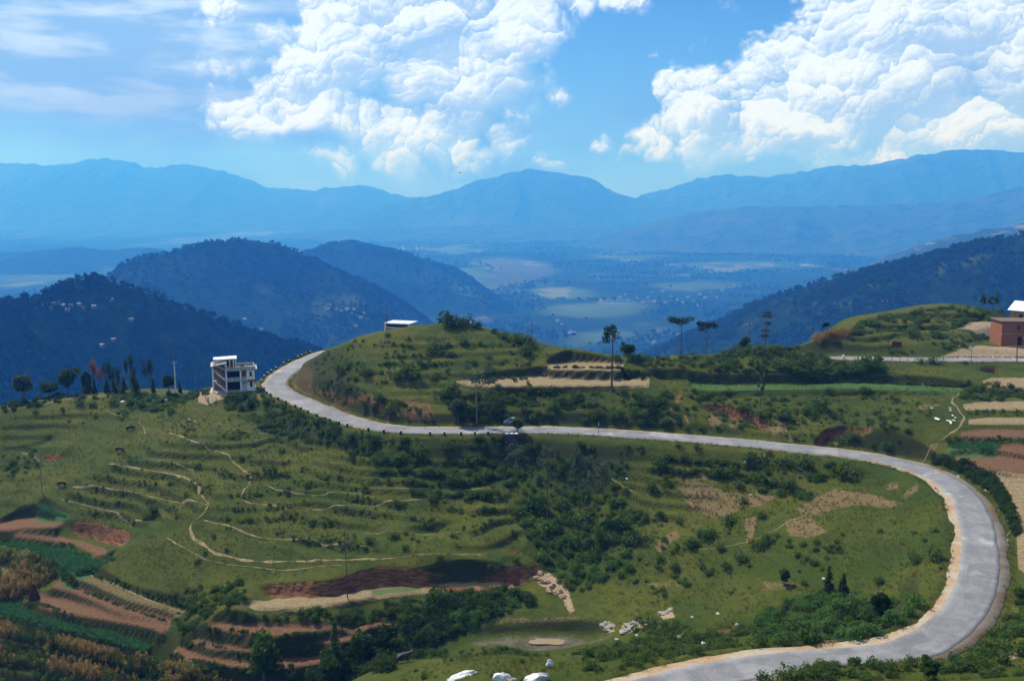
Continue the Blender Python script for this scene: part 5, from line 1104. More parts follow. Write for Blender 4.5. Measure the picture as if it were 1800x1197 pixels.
tree_at('round', 1378, 1030, 1000, 20, 73, 'small dark tree on the bank left of the thicket conifers', lm_bush)
tree_at('round', 1545, 1102, 1040, 34, 74, 'dark leaning tree in the thicket near the road bend', lm_dark)
tree_at('round', 1632, 1196, 1158, 34, 75, 'compact dark tree at the bottom edge in front of the road', lm_dark)
for i, (u, vt, w, lab) in enumerate([(1727,518,7,'leftmost thin sapling on the right knoll'),(1740,521,6,'middle thin sapling on the right knoll'),(1749,519,9,'rightmost thin sapling on the right knoll by the metal roof')]):
    tree_at('silky', u, 548, vt, w + 3, 80 + i, lab, lm_bush)
tree_at('umbrella', 1450, 596, 568, 8, 85, 'tiny thin tree on the skyline left of the right knoll')
tree_at('round', 1543, 644, 625, 20, 86, 'small round tree at the foot of the leaning pole', lm_bush)
tree_at('bare', 1335, 745, 660, 18, 87, 'thin dark sapling on the bank above the road')

# ---- woods on the far slopes
def far_tree(seed, mat=lm_far):
    r = np.random.default_rng(seed); lobes = [(0, 0, .62, .3, .3, .36)] + [(.25 * math.cos(a), .25 * math.sin(a), .45 + .3 * r.random(), .2, .2, .2) for a in r.random(4) * 6.28]
    return mesh_np('far_tree', *leaf_cloud(r, lobes, 46, .15), mat, smooth=False)
FT = [far_tree(1), far_tree(2)]
def wood(V, count, hmin, hmax, label, seed, t_lo=0, t_hi=36, crest=0):
    r = np.random.default_rng(seed); nu, nt = V.shape[:2]
    f = r.random(count) * (nu - 1.001); g = t_lo + (t_hi - t_lo) * r.random(count)
    if crest: f = np.r_[f, r.random(crest) * (nu - 1.001)]; g = np.r_[g, 33 + 1.5 * (r.random(crest) - .5)]
    i = f.astype(int); j = np.clip(g.astype(int), 0, nt - 2); a = (f - i)[:, None]; b_ = (g - j)[:, None]
    P = (V[i, j] * (1 - a) + V[i + 1, j] * a) * (1 - b_) + (V[i, j + 1] * (1 - a) + V[i + 1, j + 1] * a) * b_
    k = fbm(P[:, 0] / 90, P[:, 1] / 90, 3, seed) + .3 * r.normal(size=len(P)) > -.08; k[count:] = True
    P = P[k]; S = hmin + (hmax - hmin) * r.random(len(P)); q = r.integers(0, 2, len(P))
    for m_ in range(2): stuff('forest', label, FT[m_], P[q == m_] - [0, 0, .6], S[q == m_], .05)
wood(V1, 11000, 5, 11, 'dense wood on the dark left ridge', 1, 4, 36, 260)
lm_keep = FT; FT = [far_tree(3, leaf_mat('lighter_far_leaf', (.010, .026, .008), (.028, .052, .014), .2)), far_tree(4, bpy.data.materials['lighter_far_leaf'])]  # lighter, greener leaf colour for the right hillside wood
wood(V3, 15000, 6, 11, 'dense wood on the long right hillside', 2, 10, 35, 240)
FT = lm_keep
wood(V2, 9000, 7, 13, 'dense wood on the blue middle hill', 3, 4, 35, 200)
wood(V2b, 5000, 7, 13, 'dense wood on the further blue hill', 4, 8, 35, 120)
# scattered groves on the plain
r = np.random.default_rng(77); q = np.c_[r.uniform(-2000, 3600, 60000), 1900 + 7600 * r.random(60000) ** 1.3]
wm_ = fbm(q[:, 0] / 260, q[:, 1] / 170, 4, 55) + .12 * r.normal(size=len(q)) > .06
q = q[wm_]; br = np.zeros(len(q))
ix = np.clip(np.searchsorted(vx, q[:, 0]) - 1, 0, len(vx) - 1); iy = np.clip(np.searchsorted(vy, q[:, 1]) - 1, 0, len(vy) - 1)
q = q[(VM['bright'][iy, ix] + VM['river'][iy, ix]) < .25]
P = np.c_[q, vfloor(q[:, 0], q[:, 1]) - .5]
stuff('forest', 'groves scattered over the valley floor', FT[0], P, 9 + 7 * r.random(len(P)), .04)
# ------------------------------------------------------------------ built things
class MB:
    def __init__(s): s.V = []; s.F = []
    def box(s, c, d, rz=0.0, top=1.0, shift=(0, 0)):
        k = len(s.V); ca, sa = math.cos(rz), math.sin(rz)
        for z in (-.5, .5):
            f = top if z > 0 else 1.0; ox, oy = shift if z > 0 else (0, 0)
            for x, y in ((-.5, -.5), (.5, -.5), (.5, .5), (-.5, .5)):
                X, Y = x * d[0] * f + ox, y * d[1] * f + oy
                s.V.append((c[0] + X * ca - Y * sa, c[1] + X * sa + Y * ca, c[2] + z * d[2]))
        s.F += [(k, k + 3, k + 2, k + 1), (k + 4, k + 5, k + 6, k + 7)] + [(k + i, k + (i + 1) % 4, k + 4 + (i + 1) % 4, k + 4 + i) for i in range(4)]
        return s
    def poly(s, pts): k = len(s.V); s.V += [tuple(p) for p in pts]; s.F.append(tuple(range(k, k + len(pts)))); return s
    def slab(s, pts, t):
        """thick sheet from four corner points, thickness downwards"""
        k = len(s.V); s.V += [tuple(p) for p in pts] + [(p[0], p[1], p[2] - t) for p in pts]; n_ = len(pts)
        s.F += [tuple(range(k, k + n_)), tuple(range(k + 2 * n_ - 1, k + n_ - 1, -1))] + [(k + i, k + n_ + i, k + n_ + (i + 1) % n_, k + (i + 1) % n_) for i in range(n_)]
        return s
    def tube(s, path, radii, sides=8):
        v, q = tube(path, radii, sides); k = len(s.V); s.V += [tuple(x) for x in v]; s.F += [tuple(int(j) + k for j in f) for f in q]
        n_ = len(path); s.F += [tuple(range(k + sides - 1, k - 1, -1)), tuple(range(k + (n_ - 1) * sides, k + n_ * sides))]; return s
    def build(s, name, mat, parent=None, bevel=0.0, smooth=False):
        me = bpy.data.meshes.new(name); me.from_pydata(s.V, [], s.F); me.update()
        if bevel:
            bm = bmesh.new(); bm.from_mesh(me); bmesh.ops.bevel(bm, geom=list(bm.edges), offset=bevel, segments=1, affect='EDGES'); bm.to_mesh(me); bm.free()
        if smooth: me.polygons.foreach_set('use_smooth', [True] * len(me.polygons))
        me.materials.append(mat); return link(bpy.data.objects.new(name, me), parent)
def root(name, loc, rz, label, cat, group=None):
    e = link(bpy.data.objects.new(name, None)); e.location = loc; e.rotation_euler = (0, 0, rz); e.empty_display_size = .5
    return tag(e, label, cat, group)
conc = simple('weathered_concrete', (.36, .36, .35), .9, .28, 1.2, .2); white = simple('white_plaster', (.74, .75, .74), .85, .14, 1.5, .1)
brick_in = simple('bare_brick', (.27, .14, .09), .95, .3, 2.5, .3); darkm = simple('dark_interior', (.02, .02, .022), .9, .2)
roofw = simple('pale_roof_slab', (.55, .57, .58), .85, .2, 1.0); rust = simple('rusty_sheet', (.22, .085, .045), .8, .3, 4)
wood = simple('weathered_wood', (.14, .10, .07), .9, .3, 5); tin = simple('corrugated_iron', (.68, .71, .76), .45, .10, 2.0, 0, .25, .5)
earthw = simple('earth_plaster', (.36, .21, .09), .95, .2, 1.2, .2); thatch = simple('clay_tile_roof', (.30, .19, .14), .95, .3, 3.0, .4)
bm_, n, b, o = new_mat('red_brick'); tcb = n.n('ShaderNodeTexCoord').outputs['Object']; bt = n.n('ShaderNodeTexBrick')
sepb = n.n('ShaderNodeSeparateXYZ'); n.L.new(tcb, sepb.inputs[0]); n.L.new(n.xyz(n.m('ADD', sepb.outputs[0], sepb.outputs[1]), sepb.outputs[2], 0.0), bt.inputs['Vector'])
bt.inputs['Scale'].default_value = 2.2; bt.inputs['Color1'].default_value = (.30, .115, .055, 1); bt.inputs['Color2'].default_value = (.22, .075, .035, 1); bt.inputs['Mortar'].default_value = (.26, .17, .11, 1); bt.inputs['Mortar Size'].default_value = .012
n.L.new(n.mix(n.m('MULTIPLY', n.rng(n.noise(tcb, 1.1, 5, .65), .4, .7), .55), bt.outputs['Color'], (.17, .075, .04)), b.inputs['Base Color']); b.inputs['Roughness'].default_value = .95
stone_w = simple('white_stone', (.66, .66, .65), .9, .22, 2.5, .9); stone_g = simple('grey_stone', (.26, .24, .21), .95, .3, 2.0, .6)
black = simple('black_paint_and_shade', (.025, .025, .027), .8, .3); paintw = simple('white_paint', (.72, .72, .70), .8, .12)

# -- concrete house by the hairpin
hb = root('concrete_house', (HB[0], HB[1], -44.4), math.radians(16), 'unfinished pale concrete house with open stair beside the hairpin', 'house'); hb.scale = (.86, .86, .86)
m = MB(); m.box((-.2, 0, -.35), (11.6, 7.2, .9)); m.build('plinth', conc, hb)
TX0, TX1, Y0, Y1, ST = -5.2, -1.9, -3.0, 3.0, 2.75
for x, y, h_ in ((TX0, Y0, 7.0), (TX1, Y0, 7.7), (TX0, Y1, 7.0), (TX1, Y1, 7.7)): MB().box((x, y, h_ / 2 + .1), (.38, .38, h_)).build('column', white, hb)
for x in (1.7, 5.0): MB().box((x, Y0, ST + .1), (.42, .42, 2 * ST - .1)).build('column', white, hb)
MB().box(((TX0 + TX1) / 2, .2, 3.7), (3.3, .2, 7.2)).build('stair_back_wall', brick_in, hb)
MB().box((TX0 + .02, 1.4, 3.6), (.2, 3.0, 6.9)).build('side_wall', white, hb)
for k in range(3):                                     # stair flights, landings and their solid white strings
    z0 = .1 + k * ST; a = 1 if k % 2 == 0 else 1
    hgt = ST if k < 2 else 1.5
    m = MB(); m.poly([(TX0 + .25, Y0 + .1, z0 + hgt * .98), (TX1 - .2, Y0 + .1, z0), (TX1 - .2, Y0 + .1, z0 + .45), (TX0 + .25, Y0 + .1, z0 + hgt * .98 + .45)])
    m.V += [(x, y + .22, z) for x, y, z in m.V[:4]]; m.F += [(7, 6, 5, 4), (0, 4, 5, 1), (1, 5, 6, 2), (2, 6, 7, 3), (3, 7, 4, 0)]
    fl = m.build('stair_flight', white if k < 2 else conc, hb)
    m = MB()
    for q in range(8): m.box((TX1 - .3 - q * .36, Y0 + .9, z0 + .1 + q * hgt / 8), (.38, 1.1, .18))
    m.build('stair_steps', conc, fl)
    rl = MB().tube([(TX0 + .3, Y0 + .12, z0 + hgt + 1.05), (TX1 - .2, Y0 + .12, z0 + 1.0)], (.05, .05), 6).build('handrail', conc, fl)
    if k: MB().box((TX0 + .55, Y0 + .9, z0 + .0), (1.0, 2.2, .2)).build('landing', conc, hb)
m = MB().slab([(TX0 - .5, Y0 - .5, 6.95), (TX1 + .1, Y0 - .5, 7.75), (TX1 + .1, Y1, 7.75), (TX0 - .5, Y1, 6.95)], .22); m.build('sloping_slab', conc, hb)
MB().box((-3.3, 1.2, 7.5), (2.6, 3.2, 1.6)).build('stair_head', white, hb)
MB().slab([(-5.0, -1.2, 8.35), (.9, -2.0, 8.55), (.9, 3.1, 8.55), (-5.0, 3.1, 8.35)], .18).build('roof', roofw, hb)
for x in (-.9, .05, .6): MB().box((x, -1.5, 7.15), (.26, .26, 2.6)).build('roof_post', white, hb)
MB().box((-.6, 1.0, 7.0), (2.2, .15, 2.4)).build('roof_room_wall', brick_in, hb)
for k in (0, 1, 2): MB().box((1.65, 0, k * ST + .1), (7.1, 6.5, .22)).build('floor_slab', conc, hb)
MB().box((2.0, 3.05, ST + .1), (6.2, .2, 5.4)).build('back_wall', white, hb)
MB().box((5.05, .2, ST + .1), (.2, 5.8, 5.4)).build('right_wall', white, hb)
for k in (0, 1):
    z = k * ST + .2
    MB().box((-.1, -1.0, z + 1.25), (3.4, .16, 2.5)).build('inner_wall', darkm, hb)
    fw = MB(); fw.box((2.6, -2.2, z + 1.25), (1.6, .18, 2.5)).build('inner_wall', brick_in if k else white, hb)
    pw = MB(); pw.box((3.55, Y0, z + 1.25), (.75, .2, 2.5)); pw.box((4.75, Y0 + .02, z + 1.25), (.5, .2, 2.5)); pw.box((4.2, Y0 + .01, z + .45), (.6, .18, .9)); pw.box((4.2, Y0 + .01, z + 2.35), (.6, .18, .3))
    w_ = pw.build('front_wall', white, hb)
    wd = MB().box((4.2, Y0 + .12, z + 1.55), (.62, .05, 1.3)).build('window', darkm, hb); MB().box((4.2, Y0 + .06, z + 1.55), (.05, .05, 1.3)).build('mullion', wood, wd)
MB().box((-.1, Y0 - .05, ST + .62), (3.4, .14, .85)).build('balcony_parapet', conc, hb); MB().box((2.55, Y0 - .02, ST + .62), (1.4, .14, .85)).build('balcony_parapet', conc, hb)
for (c, d) in (((1.6, -3.15, 2 * ST + .62), (7.4, .14, .85)), ((5.2, 0, 2 * ST + .62), (.14, 6.3, .85)), ((1.6, 3.15, 2 * ST + .62), (7.4, .14, .85))): MB().box(c, d).build('roof_parapet', conc, hb)
MB().slab([(5.3, -3.5, 2 * ST + .35), (5.9, -3.5, 2 * ST + .35), (5.9, 3.2, 2 * ST + .35), (5.3, 3.2, 2 * ST + .35)], .12).build('eave', conc, hb)
MB().slab([(3.3, -3.9, ST - .1), (5.2, -3.9, ST - .1), (5.2, -3.12, ST + .35), (3.3, -3.12, ST + .35)], .08).build('awning', rust, hb)
MB().tube([(2.2, .6, 2 * ST + .2), (2.2, .6, 2 * ST + .9), (2.2, .6, 2 * ST + 1.0)], (.45, .45, .2), 12).build('water_tank', black, hb)
MB().box((-1.2, -3.1, 5.6), (1.1, .12, 1.6), 0).build('hanging_cloth', darkm, hb)
MB().slab([(-7.2, -4.6, -.02), (-2.2, -4.9, -.02), (-2.2, -4.4, -.02), (-7.2, -4.2, -.02)], .3).build('kerb', paintw, hb)

# -- brick house at the right edge
hr = root('brick_house', (HR[0], HR[1], -34.7), math.radians(-4), 'two-storey red brick house cut by the right picture edge', 'house')
HX0 = float(at_y(1751, 600, HR[1])[0] - HR[0]); HW = 9.5
xc = HX0 + HW / 2
def wall_open(x0, x1, z0, z1, y, t, holes, mat, parent, name='wall'):
    """front wall as piers and lintels round its openings"""
    holes = sorted(holes); m = MB(); x = x0
    for (a, b_, c_, d_) in holes:
        m.box(((x + a) / 2, y, (z0 + z1) / 2), (a - x, t, z1 - z0))
        if c_ > z0: m.box(((a + b_) / 2, y, (z0 + c_) / 2), (b_ - a, t, c_ - z0))
        if d_ < z1: m.box(((a + b_) / 2, y, (d_ + z1) / 2), (b_ - a, t, z1 - d_))
        x = b_
    m.box(((x + x1) / 2, y, (z0 + z1) / 2), (x1 - x, t, z1 - z0)); return m.build(name, mat, parent)
d0 = HX0 + 3.55
wall_open(HX0, HX0 + HW, 0, 2.75, -3, .35, [(d0, d0 + .95, 0, 2.2), (HX0 + 5.9, HX0 + 6.9, 0, 2.2)], bm_, hr); wall_open(HX0, HX0 + HW, 2.95, 5.6, -3, .35, [(d0 - .25, d0 + .4, 3.75, 4.75), (HX0 + 5.9, HX0 + 6.7, 3.75, 4.75)], bm_, hr)
MB().box((xc, -3, 2.85), (HW + .1, .5, .22)).build('string_course', earthw, hr)
for x in (HX0 + .17, HX0 + HW - .17): MB().box((x, 0, 2.8), (.34, 5.64, 5.6)).build('side_wall', bm_, hr)
MB().box((xc, 3, 2.8), (HW, .35, 5.6)).build('back_wall', bm_, hr)
MB().box((xc, 0, 5.66), (HW + .7, 6.9, .16)).build('roof', wood, hr)
for a, z, w_, h_ in ((d0, 1.1, .95, 2.2), (HX0 + 5.9, 1.1, 1.0, 2.2)): dd = MB().box((a + w_ / 2, -2.9, z), (w_ - .04, .08, h_ - .04)).build('door', darkm, hr); MB().box((a + w_ - .15, -2.96, 1.0), (.06, .05, .2)).build('handle', wood, dd)
for a, w_ in ((d0 - .25, .65), (HX0 + 5.9, .8)): ww = MB().box((a + w_ / 2, -2.92, 4.25), (w_ - .04, .06, .96)).build('window', darkm, hr); MB().box((a + w_ / 2, -3.02, 4.25), (.05, .05, .96)).build('mullion', wood, ww)
MB().box((xc, -3.6, .1), (HW * .75, .9, .3)).build('plinth', simple('ochre_plinth', (.48, .30, .10), .9, .15), hr)
lamp = MB().box((d0 + 1.35, -3.2, 2.0), (.25, .06, .35)).build('notice', paintw, hr)
# -- upper house with iron roof
hu = root('iron_roofed_house', (HU[0], HU[1] + 2, -32.4), math.radians(38), 'ochre house with bright corrugated iron roof above the brick house', 'house')
S = 3.1
m = MB(); m.box((0, 0, 1.6), (2 * S, 2 * S, 3.2)); m.build('wall', earthw, hu)
for sgn in (-1, 1):
    m = MB().poly([(-S + .05, sgn * S * .999, 3.2), (S - .05, sgn * S * .999, 3.2), (0, sgn * S * .999, 4.9)]); m.build('gable', rust, hu)
    MB().slab([(sgn * (S + .5), -S - .6, 2.95), (0, -S - .6, 5.05), (0, S + .6, 5.05), (sgn * (S + .5), S + .6, 2.95)], .07).build('roof_sheet', tin, hu)
MB().slab([(-S - .3, -S - 2.0, 2.3), (S + .3, -S - 2.0, 2.3), (S + .3, -S, 2.85), (-S - .3, -S, 2.85)], .07).build('porch_roof', tin, hu)
for x in (-2.6, 0, 2.6): MB().box((x, -S - 1.8, 1.1), (.14, .14, 2.3)).build('porch_post', wood, hu)
dd = MB().box((.4, -S - .03, 1.05), (.9, .08, 2.1)).build('door', conc, hu); MB().box((.75, -S - .1, 1.0), (.06, .05, .2)).build('handle', wood, dd)
ww = MB().box((-S - .03, .5, 1.6), (.08, .9, 1.0)).build('window', darkm, hu); MB().box((-S - .09, .5, 1.6), (.05, .05, 1.0)).build('mullion', wood, ww)
# -- farmhouse among the trees at left
fp = at_y(152, 694, 240.0); fz = float(hz(fp[0], fp[1])[0])
fh = root('farmhouse', (fp[0], fp[1], fz - .2), math.radians(-14), 'low farmhouse with pinkish tiled roof half hidden by dark trees', 'house')
MB().box((0, 0, 1.3), (6.4, 4.4, 2.8)).build('wall', earthw, fh)
for sgn in (-1, 1): MB().slab([(-3.6, sgn * 2.9, 2.3), (3.6, sgn * 2.9, 2.3), (3.6, 0, 4.3), (-3.6, 0, 4.3)], .18).build('roof', thatch, fh)
for sgn in (-1, 1): MB().poly([(sgn * 3.19, -2.2, 2.7), (sgn * 3.19, 2.2, 2.7), (sgn * 3.19, 0, 4.15)]).build('gable', earthw, fh)
dd = MB().box((.6, -2.23, 1.0), (.9, .08, 2.0)).build('door', wood, fh); MB().box((.95, -2.3, 1.0), (.06, .05, .2)).build('handle', black, dd)
ww = MB().box((-1.6, -2.23, 1.5), (.8, .08, .9)).build('window', darkm, fh); MB().box((-1.6, -2.29, 1.5), (.05, .05, .9)).build('mullion', wood, ww)
# -- house top seen over the knoll
kp = at_y(705, 566, 246.0); kz = float(hz(kp[0], kp[1])[0]); kh_ = kp[2] - kz
kh = root('flat_roofed_house', (kp[0], kp[1], kz), math.radians(-17), 'white-edged flat roof of a house showing over the grassy knoll', 'house')
MB().box((0, 0, kh_ / 2 - .6), (6.2, 5.0, kh_ - 1.0)).build('wall', brick_in, kh)
MB().box((0, 0, kh_ - .12), (6.8, 5.6, .28)).build('roof_edge', roofw, kh); MB().box((0, -2.3, kh_ - 1.15), (6.5, 1.2, .24)).build('balcony_slab', roofw, kh)
MB().box((0, -1.9, kh_ - .65), (6.0, .2, .7)).build('shaded_opening', darkm, kh); MB().box((-3.2, -2.5, kh_ - 1.0), (.35, .35, 2.0)).build('pillar', paintw, kh); MB().box((3.1, -2.5, kh_ - 1.4), (.3, .3, 2.4)).build('pillar', paintw, kh)

# -- guard stones along the outer road edge
gs_me = {}
def guard_stone(p_, rz, label, group):
    e = root('guard_stone', p_, rz, label, 'guard stone', group)
    if not gs_me:
        a = MB().box((0, 0, .25), (.42, .34, .8), 0, .86).build('post', black, e, .03); b_ = MB().box((0, 0, .74), (.37, .30, .2), 0, .8).build('painted_top', paintw, e, .03); gs_me['post'] = a.data; gs_me['painted_top'] = b_.data  # black body colour carries the shade on the stones' near faces
    else:
        for k in ('post', 'painted_top'): link(bpy.data.objects.new(k, gs_me[k]), e)
def road_edge(u, v, side):
    q = at_z(u, v, RZ); i = int(np.argmin(np.hypot(road_c[:, 0] - q[0], road_c[:, 1] - q[1]))); t = road_c[min(i + 1, 899)] - road_c[i - 1]; t /= np.linalg.norm(t[:2])
    c_ = road_c[i] + np.array([t[1], -t[0], 0]) * side; return (c_[0], c_[1], float(hz(c_[0], c_[1])[0])), math.atan2(t[1], t[0])
for k_, (u, v) in enumerate([(473,692),(486,695),(499,701),(513,707),(529,714),(540,719),(550,724),(563,731),(571,737),(580,741),(592,746),(607,750),(650,757),(677,760),(703,762),(759,762),(784,762),(809,762),(833,762),(857,761)]):
    p_, a = road_edge(u, v, -3.45); guard_stone(p_, a, ORD[k_] + ' black guard stone from the hairpin along the road below the knoll', 'guard stones below the knoll')
for k_, (u, v) in enumerate([(458,671),(467,664),(473,659),(479,654),(485,649),(499,641),(504,637),(524,630),(536,627),(547,624),(560,621)]):
    p_, a = road_edge(u, v, -3.5); guard_stone(p_, a, 'white-topped guard stone on the outer hairpin rim, %s counted from the house' % ORD[k_], 'guard stones at the hairpin')
# -- culvert head under the road
cp, ca = road_edge(900, 757, -4.1)
cv = root('culvert_headwall', (CULV[0], CULV[1], RZ - 2.2), math.atan2(_t[1], _t[0]), 'dark stone culvert headwall with pipe mouth under the road', 'culvert')
MB().box((0, .1, .9), (2.4, .5, 3.2)).build('wall', simple('damp_stone', (.075, .068, .058), .95, .3, 2.0, .5), cv, .03); 
for x in (-.85, 0, .85): MB().box((x, .1, 2.58), (.62, .56, .16)).build('coping_stone', paintw, cv, .02)
sgn_y = -1 if Matrix.Rotation(math.atan2(_t[1], _t[0]), 3, 'Z') @ Vector((0, -1, 0)) @ Vector((0, -1, 0)) > 0 else 1
v_, q_ = [], []
for i in range(20):
    a = 2 * math.pi * i / 20
    for r_, y in ((.34, .15), (.34, .62), (.46, .62), (.46, .15)): v_.append((r_ * math.cos(a), sgn_y * y, .35 + r_ * math.sin(a)))
    for j in range(4): q_.append((i * 4 + j, i * 4 + (j + 1) % 4, ((i + 1) % 20) * 4 + (j + 1) % 4, ((i + 1) % 20) * 4 + j))
m = MB(); m.V = v_; m.F = q_; m.build('pipe', conc, cv)
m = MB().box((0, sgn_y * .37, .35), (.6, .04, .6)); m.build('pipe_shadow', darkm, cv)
# -- parked car
carp, cara = road_edge(902, 752, 4.4)
car = root('parked_car', (carp[0], carp[1], RZ - .06), cara, 'small pale blue car parked under the bank beyond the culvert', 'car')
blue = simple('pale_blue_car_paint', (.16, .25, .33), .45, .1, 1, 0, .1, .5); glass = simple('car_glass', (.03, .035, .04), .1, .1, 1, 0, 0, .6); rub = simple('tyre_rubber', (.02, .02, .02), .9, .1)
prof = [(-1.85, .35), (-1.88, .72), (-1.5, .84), (-.85, .92), (-.45, 1.36), (.75, 1.40), (1.35, .95), (1.8, .86), (1.88, .6), (1.85, .35)]
m = MB(); k = len(prof)
for y in (-.74, .74): m.V += [(x, y * (1.0 if z < 1.0 else .84), z) for x, z in prof]
m.F = [tuple(range(k - 1, -1, -1)), tuple(range(k, 2 * k))] + [(i, (i + 1) % k, k + (i + 1) % k, k + i) for i in range(k)]
m.build('body', blue, car, .03)
for y in (-.70, .70): MB().slab([(-.72, y, 1.28), (.85, y, 1.31), (1.15, y, .98), (-.85, y, .98)], .0).build('side_window', glass, car) if False else MB().poly([(-.75, y * 1.06, .98), (1.15, y * 1.06, 1.0), (.72, y * .93, 1.32), (-.42, y * .93, 1.29)]).build('side_window', glass, car)
for x in (-1.2, 1.2):
    for y in (-.72, .72): w_ = MB().tube([(x, y - .1, .31), (x, y + .1, .31)], (.31, .31), 16).build('wheel', rub, car); MB().tube([(x, y - .115, .31), (x, y + .115, .31)], (.17, .17), 12).build('rim', conc, w_)
for y in (-.55, .55): MB().box((-1.88, y, .66), (.06, .22, .14)).build('headlight', paintw, car); MB().box((1.88, y, .7), (.06, .2, .14)).build('tail_light', rust, car)

# -- poles and signs
def pole(u, vb, vt, r0, mat, label, name='utility_pole', lean=(0, 0), arm=True, depth=None):
    if depth is None: p_ = drop(u, vb)
    else: q = at_y(u, vb, depth); p_ = np.array([q[0], q[1], float(hz(q[0], q[1])[0])])
    h_ = at_y(u, vt, p_[1])[2] - p_[2]; e = root(name, p_, 0, label, 'pole')
    MB().tube([(0, 0, -.5), (lean[0] * .5, lean[1] * .5, h_ * .5), (lean[0], lean[1], h_)], (r0, r0 * .85, r0 * .65), 8).build('shaft', mat, e)
    if arm:
        MB().box((lean[0], lean[1], h_ - .5), (1.2, .1, .1)).build('crossarm', wood, e)
        for x in (-.5, 0, .5): MB().tube([(lean[0] + x, lean[1], h_ - .45), (lean[0] + x, lean[1], h_ - .22)], (.06, .04), 6).build('insulator', paintw, e)
    return e
pole(309, 694, 635, .16, simple('pale_concrete_pole', (.55, .55, .54), .85, .1), 'pale concrete pole on the left skyline between dark trees and house')
pole(345, 692, 640, .09, wood, 'thin grey pole midway between concrete pole and concrete house', arm=False)
pole(680, 592, 546, .10, wood, 'thin dark pole left of the flat roof on the knoll', depth=238)
pole(935, 612, 566, .12, wood, 'short dark pole on the right shoulder of the knoll')
pole(1316, 622, 567, .12, wood, 'dark pole beside the small round tree on the crest', depth=214)
pole(1541, 648, 526, .12, wood, 'tall leaning pole rising past the right knoll', lean=(1.0, 0))
pole(1788, 638, 588, .12, wood, 'leaning dark pole in front of the brick house', lean=(-.5, 0), arm=False)
pole(74, 868, 810, .10, simple('grey_pole', (.2, .2, .2), .9, .1), 'thin grey pole on the far left grass slope', arm=False)
pole(1343, 612, 575, .07, wood, 'thin short pole beside the tiered pine', arm=False, depth=218)
e = pole(1052, 771, 742, .06, paintw, 'slim black and white marker post beside the long road', 'marker_post', arm=False)
for k in range(3): MB().tube([(0, 0, .35 + k * .8), (0, 0, .7 + k * .8)], (.066, .064), 8).build('black_band', black, e)
p_ = drop(1707, 637); e = root('road_sign', p_, 0, 'grey square road sign on a thin post before the brick house', 'sign')
h_ = at_y(1707, 603, p_[1])[2] - p_[2]; MB().tube([(0, 0, -.3), (0, 0, h_)], (.05, .05), 8).build('post', wood, e); MB().box((0, -.07, h_ - .45), (.62, .04, .9)).build('plate', simple('sign_back', (.33, .36, .40), .6, .1), e)
p_ = drop(1576, 614); e = root('signboard', p_, math.radians(-6), 'rust red rectangular signboard above the upper road', 'sign')
for x in (-.75, .75): MB().box((x, .06, .7), (.1, .08, 1.9)).build('post', wood, e)
MB().box((0, 0, 1.1), (2.1, .06, 1.15)).build('board', simple('dark_red_board', (.10, .03, .025), .8, .3), e)
for u, v, lab in ((1568,636,'left thin roadside post below the red signboard'),(1582,637,'middle thin roadside post below the red signboard'),(1594,637,'slanting thin roadside post below the red signboard')):
    p_ = drop(u, v); tag(MB().tube([(p_[0], p_[1], p_[2] - .2), (p_[0] + (.3 if u == 1594 else 0), p_[1], p_[2] + 1.2)], (.06, .05), 6).build('roadside_post', wood), lab, 'post')
p_ = drop(1483, 631); e = root('milestone', (p_[0], p_[1], p_[2]), 0, 'small white milestone at the left end of the upper road', 'milestone')
MB().box((0, 0, .3), (.5, .3, .7)).build('base', paintw, e, .03); MB().tube([(0, -.13, .72), (0, .13, .72)], (.25, .25), 14).build('rounded_top', paintw, e)
# yard posts and board near the concrete house
for u, v, h_, lab in ((362,704,1.3,'reddish yard post nearest the concrete house steps'),(380,708,1.1,'dark yard post right of the grey board'),(357,695,.9,'short reddish post by the yard track')):
    p_ = drop(u, v); tag(MB().tube([(p_[0], p_[1], p_[2] - .2), (p_[0] + .05, p_[1], p_[2] + h_)], (.08, .06), 7).build('yard_post', rust if u < 370 else wood), lab, 'post')
p_ = drop(366, 708); tag(MB().box((p_[0], p_[1], p_[2] + .6), (.42, .1, 1.4), .2, .7).build('upright_board', simple('slate_board', (.25, .28, .33), .8, .15), None, .02), 'grey upright board in the yard below the concrete house', 'board')
p_ = drop(373, 705); tag(MB().tube([(p_[0] - .5, p_[1], p_[2] + .9), (p_[0] + .5, p_[1] - .2, p_[2] + .05)], (.06, .06), 7).build('leaning_pole', paintw), 'white pole leaning beside the grey yard board', 'pole')

# -- rocks, cloths, straw
def rock(loc, size, seed, mat, label, cat='boulder', group=None, name='boulder'):
    bm = bmesh.new(); bmesh.ops.create_icosphere(bm, subdivisions=3, radius=1.0); r = np.random.default_rng(seed); ph = r.random(6) * 9
    for v in bm.verts:
        c_ = v.co; f = 1 + .3 * math.sin(2.3 * c_.x + ph[0]) * math.sin(2.9 * c_.y + ph[1]) + .14 * math.sin(5.1 * c_.z + ph[2] + 3 * c_.x) + .10 * math.sin(9 * c_.y + ph[3]) + .07 * math.sin(13 * c_.x + ph[4]) * math.sin(11 * c_.z + ph[5])
        v.co = Vector((round(c_.x * f * 3.2) / 3.2 * .4 + c_.x * f * .6, c_.y * f, max(c_.z * f, -.35)))
    me = bpy.data.meshes.new(name); bm.to_mesh(me); bm.free(); me.materials.append(mat)
    o_ = link(bpy.data.objects.new(name, me)); o_.location = loc; o_.scale = size; o_.rotation_euler = (0, 0, r.random() * 1.2 - .6); return tag(o_, label, cat, group)
p_ = drop(812, 1189); rock(p_ + [0, 0, .1], (1.35, .45, .30), 1, stone_w, 'long low white boulder at the bottom edge of the near mound').rotation_euler = (0, -.18, .35)
